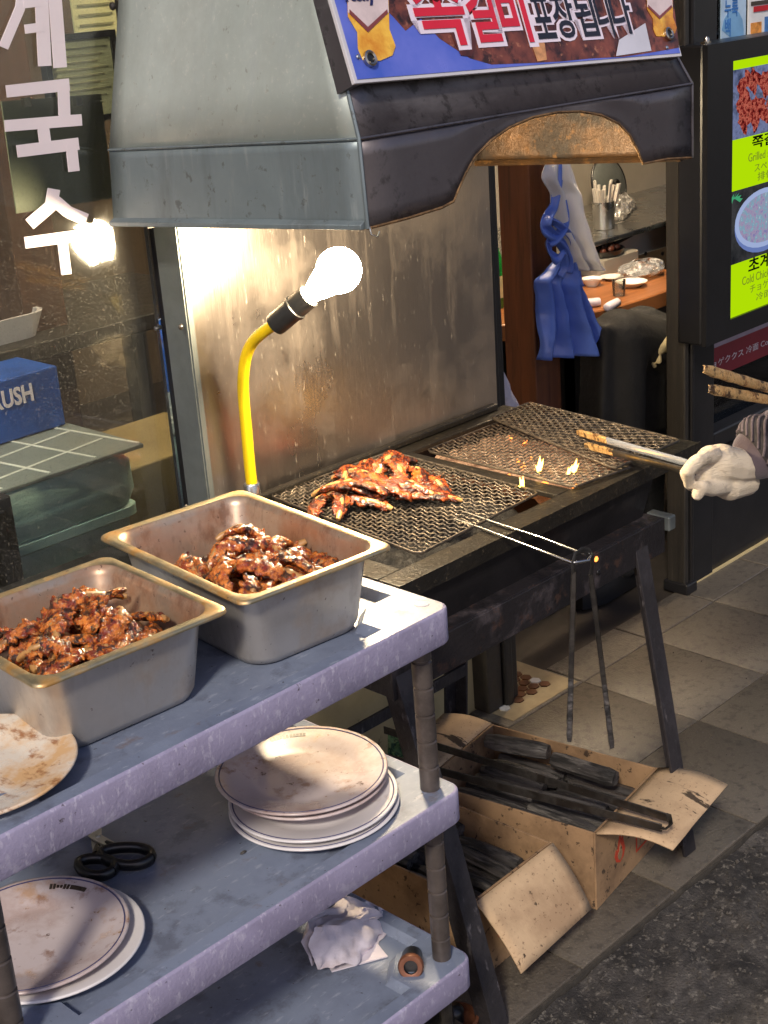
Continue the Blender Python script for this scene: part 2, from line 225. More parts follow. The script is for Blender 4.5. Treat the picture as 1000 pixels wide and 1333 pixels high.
# ------------------------------------------------------------------ mesh helpers
class MB:
    def __init__(s): s.v = []; s.f = []
    def add(s, vs, fs):
        b = len(s.v); s.v += [V(p) for p in vs]; s.f += [[b + i for i in f] for f in fs]; return s
    def box(s, p0, p1, rot=None, piv=None):
        x0, y0, z0 = p0; x1, y1, z1 = p1
        vs = [V((x, y, z)) for z in (z0, z1) for x, y in ((x0, y0), (x1, y0), (x1, y1), (x0, y1))]
        if rot is not None:
            c = V(piv) if piv is not None else (V(p0) + V(p1)) / 2
            vs = [c + rot @ (q - c) for q in vs]
        return s.add(vs, [[3, 2, 1, 0], [4, 5, 6, 7], [0, 1, 5, 4], [1, 2, 6, 5], [2, 3, 7, 6], [3, 0, 4, 7]])
    def loft(s, loops, cap0=True, cap1=True, closed=True):
        b = len(s.v); n = len(loops[0])
        for l in loops: s.v += [V(p) for p in l]
        m = n if closed else n - 1
        for k in range(len(loops) - 1):
            for i in range(m):
                j = (i + 1) % n
                s.f.append([b + k * n + i, b + k * n + j, b + (k + 1) * n + j, b + (k + 1) * n + i])
        if cap0: s.f.append([b + i for i in reversed(range(n))])
        if cap1: s.f.append([b + (len(loops) - 1) * n + i for i in range(n)])
        return s
    def tube(s, pts, r, n=8, flat=1.0, up=(0, 0, 1), cap=True):
        pts = [V(p) for p in pts]; rs = r if isinstance(r, (list, tuple)) else [r] * len(pts)
        loops = []; nrm = None
        for i, p in enumerate(pts):
            t = (pts[min(i + 1, len(pts) - 1)] - pts[max(i - 1, 0)]).normalized()
            if nrm is None:
                u = V(up)
                if abs(u.dot(t)) > 0.95: u = V((1, 0, 0))
                nrm = (u - t * u.dot(t)).normalized()
            else: nrm = (nrm - t * nrm.dot(t)).normalized()
            bi = t.cross(nrm)
            loops.append([p + nrm * (math.sin(a) * rs[i] * flat) + bi * (math.cos(a) * rs[i]) for a in [2 * math.pi * k / n for k in range(n)]])
        return s.loft(loops, cap, cap)
    def lathe(s, prof, n=24, c=(0, 0, 0), mtx=None, cap=True):
        c = V(c); loops = []
        for r, z in prof:
            l = [V((r * math.cos(2 * math.pi * k / n), r * math.sin(2 * math.pi * k / n), z)) for k in range(n)]
            loops.append([c + (mtx @ q if mtx is not None else q) for q in l])
        return s.loft(loops, cap, cap)
    def prism(s, poly, vec):
        poly = [V(p) for p in poly]; vec = V(vec)
        return s.loft([poly, [p + vec for p in poly]])
    def ball(s, c, r, n=12, m=8, rot=None):
        c = V(c); r = V((r, r, r)) if not hasattr(r, '__len__') else V(r); loops = []
        for k in range(m + 1):
            th = math.pi * (0.02 + 0.96 * k / m)
            l = [V((r.x * math.sin(th) * math.cos(2 * math.pi * i / n), r.y * math.sin(th) * math.sin(2 * math.pi * i / n), -r.z * math.cos(th))) for i in range(n)]
            loops.append([c + (rot @ q if rot is not None else q) for q in l])
        return s.loft(loops)
    def grid(s, fn, nu, nv):
        b = len(s.v)
        for j in range(nv + 1):
            for i in range(nu + 1): s.v.append(V(fn(i / nu, j / nv)))
        for j in range(nv):
            for i in range(nu):
                a = b + j * (nu + 1) + i; s.f.append([a, a + 1, a + nu + 2, a + nu + 1])
        return s
    def mesh(s, name, m, smooth=40, fix=True):
        me = bpy.data.meshes.new(name); me.from_pydata([tuple(q) for q in s.v], [], s.f)
        if fix:
            bm = bmesh.new(); bm.from_mesh(me); bmesh.ops.recalc_face_normals(bm, faces=bm.faces); bm.to_mesh(me); bm.free()
        if smooth:
            me.polygons.foreach_set('use_smooth', [True] * len(me.polygons)); me.set_sharp_from_angle(angle=rad(smooth))
        me.materials.append(m); me.update(); return me
    def build(s, name, m, parent=None, smooth=40, bevel=0, fix=True, solid=0, subsurf=0, seg=2):
        return link(name, s.mesh(name, m, smooth, fix), parent, bevel, solid, subsurf, seg)
def link(name, me, parent=None, bevel=0, solid=0, subsurf=0, seg=2):
    o = bpy.data.objects.new(name, me); col.objects.link(o)
    if parent is not None:
        o.parent = parent; o.matrix_parent_inverse = inv_of(parent)
    if solid: q = o.modifiers.new('solid', 'SOLIDIFY'); q.thickness = solid; q.offset = 0
    if bevel: q = o.modifiers.new('bevel', 'BEVEL'); q.width = bevel; q.segments = seg; q.limit_method = 'ANGLE'; q.angle_limit = rad(35)
    if subsurf: q = o.modifiers.new('subsurf', 'SUBSURF'); q.levels = subsurf; q.render_levels = subsurf
    return o
_W = {}
def world_of(o): return _W.get(o.name, Matrix.Identity(4))
def inv_of(o): return world_of(o).inverted()
def tag(o, label=None, cat=None, group=None, kind=None):
    if label: o['label'] = label
    if cat: o['category'] = cat
    if group: o['group'] = group
    if kind: o['kind'] = kind
    return o
def thing(name, label, cat, loc=(0, 0, 0), group=None, kind=None):
    o = bpy.data.objects.new(name, None); col.objects.link(o); o.location = loc; o.empty_display_size = 0.05
    _W[o.name] = Matrix.Translation(V(loc))
    return tag(o, label, cat, group, kind)
def struct(o): o['kind'] = 'structure'; return o
def copy_tree(o, mtx, label=None, group=None, parent=None):
    c = o.copy(); col.objects.link(c)
    if parent is None:
        c.matrix_world = mtx
        if label: c['label'] = label
        if group: c['group'] = group
    else: c.parent = parent
    for ch in o.children: copy_tree(ch, None, parent=c)
    return c
def rz(a): return Matrix.Rotation(rad(a), 3, 'Z')
def rrect(cx, cy, w, d, r, z, n=6, rot=0, per=None):
    """rounded rectangle loop, counter-clockwise"""
    pts = []
    for k, (sx, sy) in enumerate(((1, 1), (-1, 1), (-1, -1), (1, -1))):
        for i in range(n + 1):
            a = math.pi / 2 * (k + i / n)
            q = V((sx * (w / 2 - r) + r * math.cos(a), sy * (d / 2 - r) + r * math.sin(a), 0))
            q = rz(rot) @ q if rot else q
            pts.append(V((cx + q.x, cy + q.y, z)))
    return pts
def text_mesh(name, body, size, m, bold=0.0, extrude=0.0003):
    cu = bpy.data.curves.new(name, 'FONT'); cu.body = body; cu.size = size; cu.offset = bold; cu.extrude = extrude
    cu.align_x = 'LEFT'; cu.resolution_u = 3
    t = bpy.data.objects.new(name, cu); col.objects.link(t)
    dg = bpy.context.evaluated_depsgraph_get(); dg.update()
    me = bpy.data.meshes.new_from_object(t.evaluated_get(dg)); bpy.data.objects.remove(t)
    me.materials.clear(); me.materials.append(m); return me
def put_text(name, body, parent, m, corner, right, up, height, width=None, bold=0.0, lift=0.001):
    """lettering with its lower left corner at corner, scaled to height (and width)"""
    me = text_mesh(name, body, 1.0, m, bold)
    xs = [v.co.x for v in me.vertices]; ys = [v.co.y for v in me.vertices]
    if not xs: return None
    right = V(right).normalized(); up = V(up); up = (up - right * up.dot(right)).normalized(); nrm = right.cross(up)
    sy = height / max(1e-6, max(ys) - min(ys)); sx = sy if width is None else width / (max(xs) - min(xs))
    x0, y0 = min(xs), min(ys); corner = V(corner)
    for v in me.vertices:
        c = v.co; v.co = corner + right * ((c.x - x0) * sx) + up * ((c.y - y0) * sy) + nrm * (lift + c.z)
    return link(name, me, parent)
def strokes(name, m, parent, lines, width, to3, depth=(0, -0.0012, 0)):
    """lettering drawn as thick polylines; to3 turns 2D points into 3D"""
    mb = MB(); cnt = 0
    for ln in lines:
        w = width
        if not isinstance(ln[0], tuple): w, ln = ln[0], ln[1:]
        for a, b in zip(ln[:-1], ln[1:]):
            a2, b2 = V(a), V(b); t = (b2 - a2).normalized(); nn = V((-t.y, t.x)) * w / 2
            cnt += 1; mb.prism([to3(*(a2 + nn)), to3(*(b2 + nn)), to3(*(b2 - nn)), to3(*(a2 - nn))], V(depth) * (1 + 0.11 * cnt))
        for q in ln[1:-1]:
            mb.prism([to3(q[0] + w / 2 * math.cos(k * math.pi / 4), q[1] + w / 2 * math.sin(k * math.pi / 4)) for k in range(8)], V(depth) * (1.05 + 0.11 * cnt))
    return mb.build(name, m, parent, smooth=0)
def remesh_mod(o, size, it=4):
    q = o.modifiers.new('remesh', 'REMESH'); q.mode = 'VOXEL'; q.voxel_size = size; q.use_smooth_shade = True
    q = o.modifiers.new('smooth', 'SMOOTH'); q.iterations = it; q.factor = 0.5
def n3(p, s=1.0): return noise.noise(V(p) * s)

# ------------------------------------------------------------------ ground
GY = 1.262                                    # where the slabs end and the rough gutter begins
pav = MB().box((-6, GY - 0.004, -0.12), (9, 2.0, -0.004)).build('pavement', M['mortar'], smooth=0); struct(pav)
TW, TD = 0.277, 0.311
tile_meshes = []
for k in range(4):
    rnd = random.Random(k)
    mb = MB(); mb.loft([rrect(0, 0, TW - 0.003, TD - 0.003, 0.002, -0.03, 1), rrect(0, 0, TW - 0.003, TD - 0.003, 0.002, -0.0012, 1), rrect(0, 0, TW - 0.0065, TD - 0.0065, 0.002, 0.0, 1)])
    tile_meshes.append(mb.mesh('paving_slab', M['tile'], 30))
for i in range(-14, 20):
    for j in range(2):
        x = 2.446 + TW * (i + 0.5) + (0.0 if j else 0.0); y = GY + TD * (j + 0.5)
        if x < 0.2 or x > 5.2: continue
        o = link('paving_slab', random.choice(tile_meshes), pav)
        o.location = (x, y, random.uniform(-0.0012, 0.0008)); o.rotation_euler = (random.uniform(-0.002, 0.002), random.uniform(-0.002, 0.002), random.choice((0, math.pi)))
# narrow cut course along the house fronts
cut = MB().loft([rrect(0, 0, TW - 0.006, 0.112, 0.002, -0.03, 1), rrect(0, 0, TW - 0.006, 0.112, 0.002, -0.0018, 1), rrect(0, 0, TW - 0.0105, 0.108, 0.002, 0.0, 1)]).mesh('paving_slab', M['tile'], 30)
for i in range(-8, 14):
    x = 2.446 + TW * (i + 0.5)
    if 0.2 < x < 5.6:
        o = link('paving_slab', cut, pav); o.location = (x, GY + 2 * TD + 0.057, random.uniform(-0.001, 0.001))
def gut(u, v):
    x = -1.0 + 6.5 * u; y = -0.9 + (GY - 0.006 + 0.9) * v
    e = max(0.0, 1 - abs(y - (GY - 0.12)) / 0.5)
    h = -0.012 + 0.010 * e * n3((x * 16, y * 16, 0)) + 0.008 * e * n3((x * 45, y * 45, 3)) + 0.004 * e * n3((x * 110, y * 110, 9))
    return (x, y, h + 0.004 * n3((x * 3, y * 3, 5)))
g = MB().grid(gut, 420, 150).build('gutter_strip', M['gutter'], smooth=60); struct(g)
g = MB().box((-60, -60, -0.5), (60, -0.89, -0.03)).box((-60, -0.89, -0.5), (60, 60, -0.13)).build('ground', M['mortar'], smooth=0); struct(g)
mb = MB()
for k in range(1500):
    x = random.uniform(1.2, 3.4); y = GY - 0.02 - abs(random.gauss(0, 0.16)) if random.random() < 0.8 else random.uniform(GY, 1.8)
    r = random.uniform(0.0015, 0.0048) * (1 if y < GY else 0.5); z = gut((x + 1) / 6.5, (y + 0.9) / (GY - 0.006 + 0.9))[2] if y < GY - 0.006 else 0.0005
    R = Euler((random.random() * 3, random.random() * 3, random.random() * 3)).to_matrix()
    vs = [V((x, y, z + r * 0.4)) + R @ V(q) * r * random.uniform(0.7, 1.2) for q in ((1, 0, 0), (-1, 0, 0), (0, 1.2, 0), (0, -1, 0), (0, 0, 0.8), (0, 0, -0.8))]
    mb.add(vs, [[0, 2, 4], [2, 1, 4], [1, 3, 4], [3, 0, 4], [2, 0, 5], [1, 2, 5], [3, 1, 5], [0, 3, 5]])
g = mb.build('grit', M['grit'], smooth=0); tag(g, 'loose grit and ash crumbs scattered over the gutter', 'grit', kind='stuff')
# the room behind the shop front
FY = 2.0                                      # face of the shop front
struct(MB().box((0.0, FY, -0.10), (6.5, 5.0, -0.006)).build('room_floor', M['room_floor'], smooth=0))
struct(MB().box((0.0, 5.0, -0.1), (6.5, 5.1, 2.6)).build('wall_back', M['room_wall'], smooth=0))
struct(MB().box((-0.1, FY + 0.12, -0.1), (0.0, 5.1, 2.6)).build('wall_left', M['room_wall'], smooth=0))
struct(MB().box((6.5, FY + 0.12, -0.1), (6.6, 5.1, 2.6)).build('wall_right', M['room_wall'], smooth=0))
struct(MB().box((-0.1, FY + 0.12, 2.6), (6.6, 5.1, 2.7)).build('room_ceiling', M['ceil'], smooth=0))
# threshold patch of small hexagon tiles in the doorway
th = MB().box((2.20, 1.893, -0.004), (2.435, 2.35, 0.0015)).build('threshold', M['floor_mosaic'], smooth=0); struct(th)
hexm = MB().prism([(0.0135 * math.cos(k * math.pi / 3), 0.0135 * math.sin(k * math.pi / 3), 0) for k in range(6)], (0, 0, 0.003)).mesh('hexagon_tile', mat('brown hexagon tile', S(96, 62, 40), 0.4, var=0.25, scale=3), 0)
hexw = hexm.copy(); hexw.materials.clear(); hexw.materials.append(M['dish'])
for i in range(7):
    for j in range(8):
        x = 2.232 + i * 0.0243 * 1.0; y = 1.945 + (j + (i % 2) * 0.5) * 0.0281
        o = link('hexagon_tile', hexw if (i * 5 + j * 3) % 11 == 0 else hexm, th); o.location = (x, y, 0.0016)

# ------------------------------------------------------------------ shop front
# lower cream wall under the window and behind the grill
MB().box((-1.0, FY, -0.02), (2.20, FY + 0.10, 0.60)).build('low_wall', M['beige_wall'], smooth=0, bevel=0.003)
tag(bpy.data.objects['low_wall'], 'cream board wall low behind the grill legs, stained and dim', 'wall')
# left shop window
W = thing('shop_window', 'greasy shop window with large white lettering left of the steel sheet', 'window', (0.9, FY + 0.05, 0.6))
GYW = 1.978
MB().box((-1.0, GYW, 0.66), (1.4445, GYW + 0.006, 2.3)).build('pane', M['glass'], W, smooth=0)
MB().box((1.445, 1.966, 0.6015), (1.52, 1.995, 2.3)).build('frame', M['black_paint'], W, smooth=0, bevel=0.003)
MB().box((-1.0, 1.968, 0.6015), (1.439, 2.10, 0.66)).build('sill', M['black_paint'], W, smooth=0, bevel=0.003)
MB().box((-1.0, 2.005, 2.3), (1.5, 2.10, 2.4)).build('frame', M['black_paint'], W, smooth=0, bevel=0.003)
def onw(x, y): return PY(x, y, GYW - 0.0003)
# letters traced as strokes: 계 국 수
w1 = strokes('lettering', M['letter_white'], W, [
    [13, (4, -60), (34, -58), (26, 10), (4, 62)],
    [17, (50, -70), (58, 86)], [17, (66, -70), (78, 88)], [12, (30, 5), (54, 2)], [12, (32, 38), (56, 35)]], 15, onw)
w2 = strokes('lettering', M['letter_white'], W, [
    [16, (8, 119), (90, 110)], [15, (82, 108), (84, 158)], [15, (6, 164), (106, 156)], [15, (55, 160), (60, 196)], [16, (22, 197), (102, 187)], [14, (92, 186), (96, 223)]], 15, onw)
w3 = strokes('lettering', M['letter_white'], W, [
    [16, (70, 246), (66, 268), (38, 292)], [16, (72, 262), (88, 276), (112, 286)], [15, (32, 316), (128, 303)], [13, (80, 308), (86, 357)]], 15, onw)
# inside the window: things standing behind the glass
b = thing('storage_bin', 'sea green plastic storage bin with wrapped lid behind the greasy window', 'bin', (1.25, 2.40, 0.0))
x0, x1, y0, y1 = 0.95, 1.515, 2.22, 2.62
MB().loft([rrect((x0 + x1) / 2, (y0 + y1) / 2, (x1 - x0) * k, (y1 - y0) * k, 0.03, z) for z, k in ((0.0, 0.86), (0.02, 0.88), (0.60, 0.97), (0.66, 0.98))]).build('body', M['bin'], b, 30)
MB().loft([rrect((x0 + x1) / 2, (y0 + y1) / 2, (x1 - x0) * k, (y1 - y0) * k, 0.03, z) for z, k in ((0.645, 0.98), (0.65, 1.02), (0.668, 1.02), (0.672, 0.99))]).build('collar', M['bin'], b, 30)
MB().loft([rrect((x0 + x1) / 2, (y0 + y1) / 2, (x1 - x0) * k, (y1 - y0) * k, 0.04, z) for z, k in ((0.672, 1.0), (0.70, 1.035), (0.755, 1.03), (0.776, 0.96))]).build('lid', M['bin'], b, 40)
cov = thing('lid_cover', 'grey tile patterned sheet lying over the sea green bin', 'sheet', (1.25, 2.4, 0.777))
MB().box((0.96, 2.205, 0.7765), (1.535, 2.61, 0.785)).build('sheet', M['lid_sheet'], cov, smooth=0, bevel=0.002)
mb = MB()
for k in range(6):
    x = 1.0 + k * 0.1; mb.box((x, 2.21, 0.7852), (x + 0.006, 2.60, 0.7866), rz(8))
for k in range(4):
    y = 2.26 + k * 0.1; mb.box((0.98, y, 0.7852), (1.51, y + 0.006, 0.7864), rz(8))
mb.build('pattern_line', M['lid_line'], cov, smooth=0)
bx = thing('blue_carton', 'blue printed carton with white lettering standing on the bin', 'carton', (1.2, 2.5, 0.787))
q0 = PY(78, 478, 2.44); q1 = PY(82, 545, 2.44)
MB().box((1.0, 2.44, 0.787), (q0.x - 0.006, 2.58, 0.908)).build('body', M['blue_box'], bx, smooth=0, bevel=0.003)
c = PY(-24, 548, 2.439); e = PY(32, 532, 2.439)
put_text('lettering', 'CRUSH', bx, M['letter_white'], (c.x, 2.4385, c.z + 0.010), (1, 0, 0.0), (0.25, 0, 1), 0.036, 0.118, bold=0.03)
bc = thing('brown_carton', 'brown carton on a stand behind the window beside the bin', 'carton', (1.72, 2.5, 0))
MB().box((1.60, 2.42, 0.24), (1.95, 2.70, 0.66)).build('body', M['brown_carton'], bc, smooth=0, bevel=0.004)
MB().box((1.60, 2.4185, 0.40), (1.95, 2.42, 0.45)).build('tape', M['paper'], bc, smooth=0)
MB().box((1.57, 2.40, 0.0), (1.98, 2.74, 0.24)).build('stand', M['dark_wood'], bc, smooth=0, bevel=0.004)
cab = thing('kitchen_cabinet', 'black cabinet edge behind the window at the bin', 'cabinet', (1.0, 2.2, 0))
MB().box((0.7, 2.13, 0.0), (1.20, 2.20, 0.80)).build('body', M['black_paint'], cab, smooth=0, bevel=0.004)
MB().box((0.72, 2.122, 0.5), (1.18, 2.13, 0.78)).build('door', M['black_paint'], cab, smooth=0, bevel=0.003)
# dark table with clutter further in
tb = thing('side_table', 'dark side table deep in the room behind the window', 'table', (1.9, 3.1, 0))
MB().box((1.2, 2.9, 0.80), (2.4, 3.4, 0.84)).build('table_top', M['dark_wood'], tb, smooth=0, bevel=0.004)
for sx in (1.24, 2.32):
    for sy in (2.94, 3.32): MB().box((sx, sy, 0), (sx + 0.05, sy + 0.05, 0.80)).build('leg', M['dark_wood'], tb, smooth=0)
tr = thing('tray_stack', 'pale plastic tray lying on the dark side table in the room', 'tray', (1.5, 3.1, 0.84))
MB().loft([rrect(1.62, 3.1, 0.40, 0.28, 0.04, 0.841), rrect(1.62, 3.1, 0.44, 0.32, 0.05, 0.90), rrect(1.62, 3.1, 0.42, 0.30, 0.045, 0.90), rrect(1.62, 3.1, 0.38, 0.26, 0.04, 0.85)]).build('tray', M['plate_clean'], tr, 30)
# hanging frames and olive sheet
for (a, bb, lab, yy, nm) in (((86, 38), (150, 262), 'framed certificate with green print hanging behind the window', 2.5, 'framed_certificate'),):
    p0 = PY(a[0], bb[1], yy); p1 = PY(bb[0], a[1], yy)
    f = thing(nm, lab, 'picture frame', ((p0.x + p1.x) / 2, yy, p0.z))
    fw = 0.012; X0, X1 = p0.x, p1.x; Z0, Z1 = p0.z + 0.14, p1.z
    MB().box((X0, yy, Z0), (X0 + fw, yy + 0.02, Z1)).box((X1 - fw, yy, Z0), (X1, yy + 0.02, Z1)).box((X0 + fw, yy, Z0), (X1 - fw, yy + 0.02, Z0 + fw)).box((X0 + fw, yy, Z1 - fw), (X1 - fw, yy + 0.02, Z1)).build('frame', M['black_plastic'], f, smooth=0)
    MB().box((X0 + fw, yy + 0.006, Z0 + fw), (X1 - fw, yy + 0.018, Z1 - fw)).build('paper', M['paper'], f, smooth=0)
    mb = MB()
    for k in range(9):
        z = Z1 - 0.03 - k * 0.013; mb.box((X0 + 0.024, yy + 0.0045, z), (X1 - 0.024 - (k % 3) * 0.012, yy + 0.006, z + 0.0035))
    mb.build('print', M['paper_text'], f, smooth=0)
f = thing('certificate', 'yellowed certificate sheet taped up behind the framed one', 'poster', (1.6, 2.75, 1.2))
p0 = PY(100, 58, 2.75); p1 = PY(146, -40, 2.75)
MB().box((p0.x, 2.75, p0.z), (p1.x, 2.754, p1.z)).build('sheet', M['paper'], f, smooth=0)
mb = MB()
for k in range(6): mb.box((p0.x + 0.015, 2.7485, p1.z - 0.05 - k * 0.02), (p1.x - 0.015, 2.75, p1.z - 0.045 - k * 0.02))
mb.build('print', M['paper_text'], f, smooth=0)
p0 = PY(18, 262, 2.11); p1 = PY(140, 128, 2.11)
mb = MB().prism([PY(2, 132, 2.11), PY(132, 122, 2.11), PY(147, 258, 2.11), PY(22, 278, 2.11)], (0, 0.003, 0))
ol = thing('olive_sheet', 'olive card sheet clipped up behind the white lettering', 'sheet', tuple((p0 + p1) / 2)); mb.build('sheet', M['olive'], ol, smooth=0)
for (a, bb) in ((34, 132), (101, 131)):
    q = PY(a, bb, 2.105); MB().box((q.x - 0.006, 2.100, q.z - 0.008), (q.x + 0.006, 2.1095, q.z + 0.006)).build('clip', M['brass'], ol, smooth=0)
# the room's wooden wall behind the frames
pl = thing('timber_post', 'dim brown timber post at the frames behind the window', 'post', (1.75, 3.0, 0))
MB().box((1.80, 3.0, 0), (1.92, 3.12, 2.6)).build('shaft', mat('dim brown timber', S(70, 46, 30), 0.6, var=0.2, scale=7, stretch=(6, 6, 0.5)), pl, smooth=0, bevel=0.004)
MB().box((1.78, 2.985, 0.0), (1.94, 3.0, 0.2)).build('foot_board', M['dark_wood'], pl, smooth=0)
dk = thing('partition', 'dark plank partition wall deep behind the greasy window', 'partition', (1.6, 3.2, 0))
for k in range(8):
    MB().box((0.6 + k * 0.2, 3.5, 0), (0.797 + k * 0.2, 3.53, 2.55)).build('plank', M['dark_wood'], dk, smooth=0, bevel=0.003)

# steel splash sheet and its angle
PNL = 1.90
px0 = 1.436
sp = thing('steel_sheet', 'scratched stainless steel splash sheet standing behind the grill', 'panel', (1.8, PNL, 0.70))
MB().prism([(px0 + 0.0015, PNL + 0.004, 0.66), (2.186, PNL - 0.014, 0.66), (2.186, PNL - 0.022, 1.45), (px0 + 0.0015, PNL - 0.006, 1.45)], (0, 0.002, 0)).build('sheet', M['steel_panel'], sp, smooth=0)
MB().box((px0 - 0.003, PNL - 0.0075, 0.66), (px0, 1.950, 1.45)).box((px0, PNL - 0.010, 0.66), (px0 + 0.010, PNL - 0.0075, 1.45)).build('edge_angle', M['galv'], sp, smooth=0)
for (a, bb) in ((233, 425), (590, 268), (240, 660)):
    q = PY(a, bb, PNL - 0.001); MB().lathe([(0.0, 0.004), (0.003, 0.0035), (0.0055, 0.001), (0.0055, 0.0)], 10, (q.x, PNL - 0.006, q.z), Matrix.Rotation(rad(90), 3, 'X')).build('bolt', M['dark_steel'], sp)
q = PX(209, 426, px0 - 0.004)
MB().lathe([(0.004, 0.0), (0.004, 0.012), (0.0025, 0.013)], 8, (px0 - 0.003, q.y, q.z), Matrix.Rotation(rad(-90), 3, 'Y')).build('bolt', M['steel'], sp)
# door frame right of the sheet: grey post, black weathered jamb
jm = thing('door_jamb', 'weathered black timber door jamb beside the steel sheet', 'post', (2.26, 2.0, 0))
MB().box((2.192, 1.955, 0.0), (2.240, 2.05, 2.4)).build('metal_strip', mat('grey brown strip', S(74, 68, 60), 0.5, 0.5, var=0.25, scale=12), jm, smooth=0, bevel=0.003)
MB().box((2.2415, 1.945, 0.0), (2.268, 2.06, 2.4)).build('moulding', M['dark_wood'], jm, smooth=0, bevel=0.004)
MB().box((2.269, 1.958, 0.0), (2.300, 2.08, 2.4)).build('moulding', M['dark_wood'], jm, smooth=0, bevel=0.006)
MB().box((2.301, 1.985, 0.0), (2.314, 2.08, 2.4)).build('stop', M['black_paint'], jm, smooth=0, bevel=0.002)
# far jamb: black post with mouldings, then the dark shop front with the lit menu
pj = thing('door_post', 'black moulded timber door post beside the lit menu board', 'post', (2.97, 1.97, 0))
MB().box((2.992, 1.966, 0.0), (3.010, 2.022, 2.4)).build('shaft', M['dark_wood'], pj, smooth=0, bevel=0.004)
MB().box((3.0105, 1.975, 0.0), (3.018, 2.022, 2.4)).build('groove', M['black_paint'], pj, smooth=0)
MB().box((3.0185, 1.962, 0.0), (3.0295, 2.022, 2.4)).build('moulding', M['black_paint'], pj, smooth=0, bevel=0.008)
MB().box((2.986, 1.955, 0.0), (3.034, 2.03, 0.03)).build('foot_board', M['black_paint'], pj, smooth=0, bevel=0.004)
bk = thing('door_latch', 'small bent brass latch plate on the black door post', 'latch', tuple(PY(885, 422, 1.955)))
q = PY(884, 420, 1.96); q.x = 3.006; MB().box((q.x - 0.022, 1.952, q.z - 0.010), (q.x + 0.024, 1.9655, q.z + 0.004), Matrix.Rotation(rad(6), 3, 'Y')).box((q.x - 0.004, 1.946, q.z - 0.004), (q.x + 0.004, 1.953, q.z + 0.010)).build('plate', M['brass'], bk, smooth=0, bevel=0.0015)
sw = thing('shop_front', 'black timber shop front with a window, right of the doorway', 'shop front', (3.6, 2.0, 0))
MB().box((3.03, 1.982, 0.0), (3.150, 2.028, 2.4)).build('stile', M['black_paint'], sw, smooth=0, bevel=0.003)
MB().box((3.151, 1.990, 0.0), (5.2, 2.06, 0.30)).build('panel', M['black_paint'], sw, smooth=0, bevel=0.003)
MB().box((3.151, 1.965, 0.3005), (5.2, 2.06, 0.345)).build('rail', M['black_paint'], sw, smooth=0, bevel=0.006)
MB().box((3.151, 1.985, 0.3455), (5.2, 2.06, 0.395)).build('rail', M['black_paint'], sw, smooth=0, bevel=0.006)
MB().box((3.151, 2.03, 0.3955), (5.2, 2.036, 2.3)).build('pane', M['glass_clear'], sw, smooth=0)
MB().box((3.03, 1.982, 2.4), (5.2, 2.10, 2.6)).build('lintel', M['black_paint'], sw, smooth=0, bevel=0.003)
MB().box((3.035, 1.981, 0.0), (5.2, 1.9895, 0.005)).build('joint_filler', M['beige_wall'], sw, smooth=0)
# sticker on the glass under the menu board
st = thing('window_sticker', 'red and lilac window sticker with white print under the menu board', 'sticker', (3.35, 2.028, 0.55))
MB().box((3.155, 2.0285, 0.520), (4.2, 2.0298, 0.600)).build('red_band', mat('dark red vinyl', S(140, 40, 52), 0.4, var=0.1), st, smooth=0)
MB().box((3.155, 2.0285, 0.6002), (4.2, 2.0298, 0.70)).build('lilac_band', mat('lilac vinyl', S(176, 160, 176), 0.4, var=0.15, scale=20), st, smooth=0)
put_text('lettering', 'チョゲククス 冷面 Cold Noodles', st, M['letter_white'], (3.175, 2.0284, 0.548), (1, 0, 0), (0, 0, 1), 0.020, 0.46)
put_text('lettering', '초계국수', st, mat('dark vinyl', S(58, 50, 60), 0.5, var=0.05), (3.19, 2.0284, 0.615), (1, 0, 0), (0, 0, 1), 0.062, 0.27, bold=0.02)
# papers stuck inside the upper glass
for (nm, lab, a, bb, cc, kk) in (('poster', 'pale blue and white advert sheet above the menu board', (940, 60), (973, -40), S(172, 198, 220), 0),
                                 ('poster', 'white advert sheet with an orange photo above the menu board', (975, 58), (1040, -20), S(222, 222, 220), 1)):
    p0 = PY(a[0], a[1], 2.024); p1 = PY(bb[0], bb[1], 2.024)
    t_ = thing(nm, lab, 'poster', tuple(p0))
    MB().box((p0.x, 2.026, p0.z - 0.02), (p1.x, 2.0295, p1.z)).build('sheet', mat('advert paper', cc, 0.6, var=0.1, scale=20), t_, smooth=0)
    if kk == 0:
        put_text('lettering', '누룩\n백', t_, mat('blue ink', S(52, 110, 176), 0.6), (p0.x + 0.012, 2.0256, p0.z + 0.02), (1, 0, 0), (0, 0, 1), 0.085, 0.06, bold=0.02)
        MB().prism([(p0.x + 0.05 + 0.05 * math.cos(k * .5), 2.0258, p0.z + 0.03 + 0.05 * math.sin(k * .5)) for k in range(7)] + [(p0.x + 0.1, 2.0258, p0.z - 0.015)], (0, -0.0006, 0)).build('print', mat('light blue ink', S(120, 168, 208), 0.6), t_, smooth=0)
    else:
        MB().box((p0.x + 0.01, 2.0246, p0.z + 0.0), (p0.x + 0.06, 2.0258, p0.z + 0.05)).build('print', mat('orange ink', S(206, 136, 60), 0.6, var=0.4, scale=60), t_, smooth=0)
        MB().box((p0.x + 0.075, 2.0246, p0.z + 0.01), (p0.x + 0.14, 2.0258, p0.z + 0.06)).build('print', mat('blue tint', S(70, 120, 180), 0.6, var=0.3, scale=60), t_, smooth=0)
        MB().box((p0.x + 0.01, 2.0246, p0.z + 0.09), (p0.x + 0.12, 2.0258, p0.z + 0.10)).build('print', M['print_dark'], t_, smooth=0)
        MB().box((p0.x + 0.02, 2.0236, p0.z + 0.075), (p0.x + 0.09, 2.0244, p0.z + 0.088)).build('print', mat('red ink', S(200, 30, 40), 0.6), t_, smooth=0)
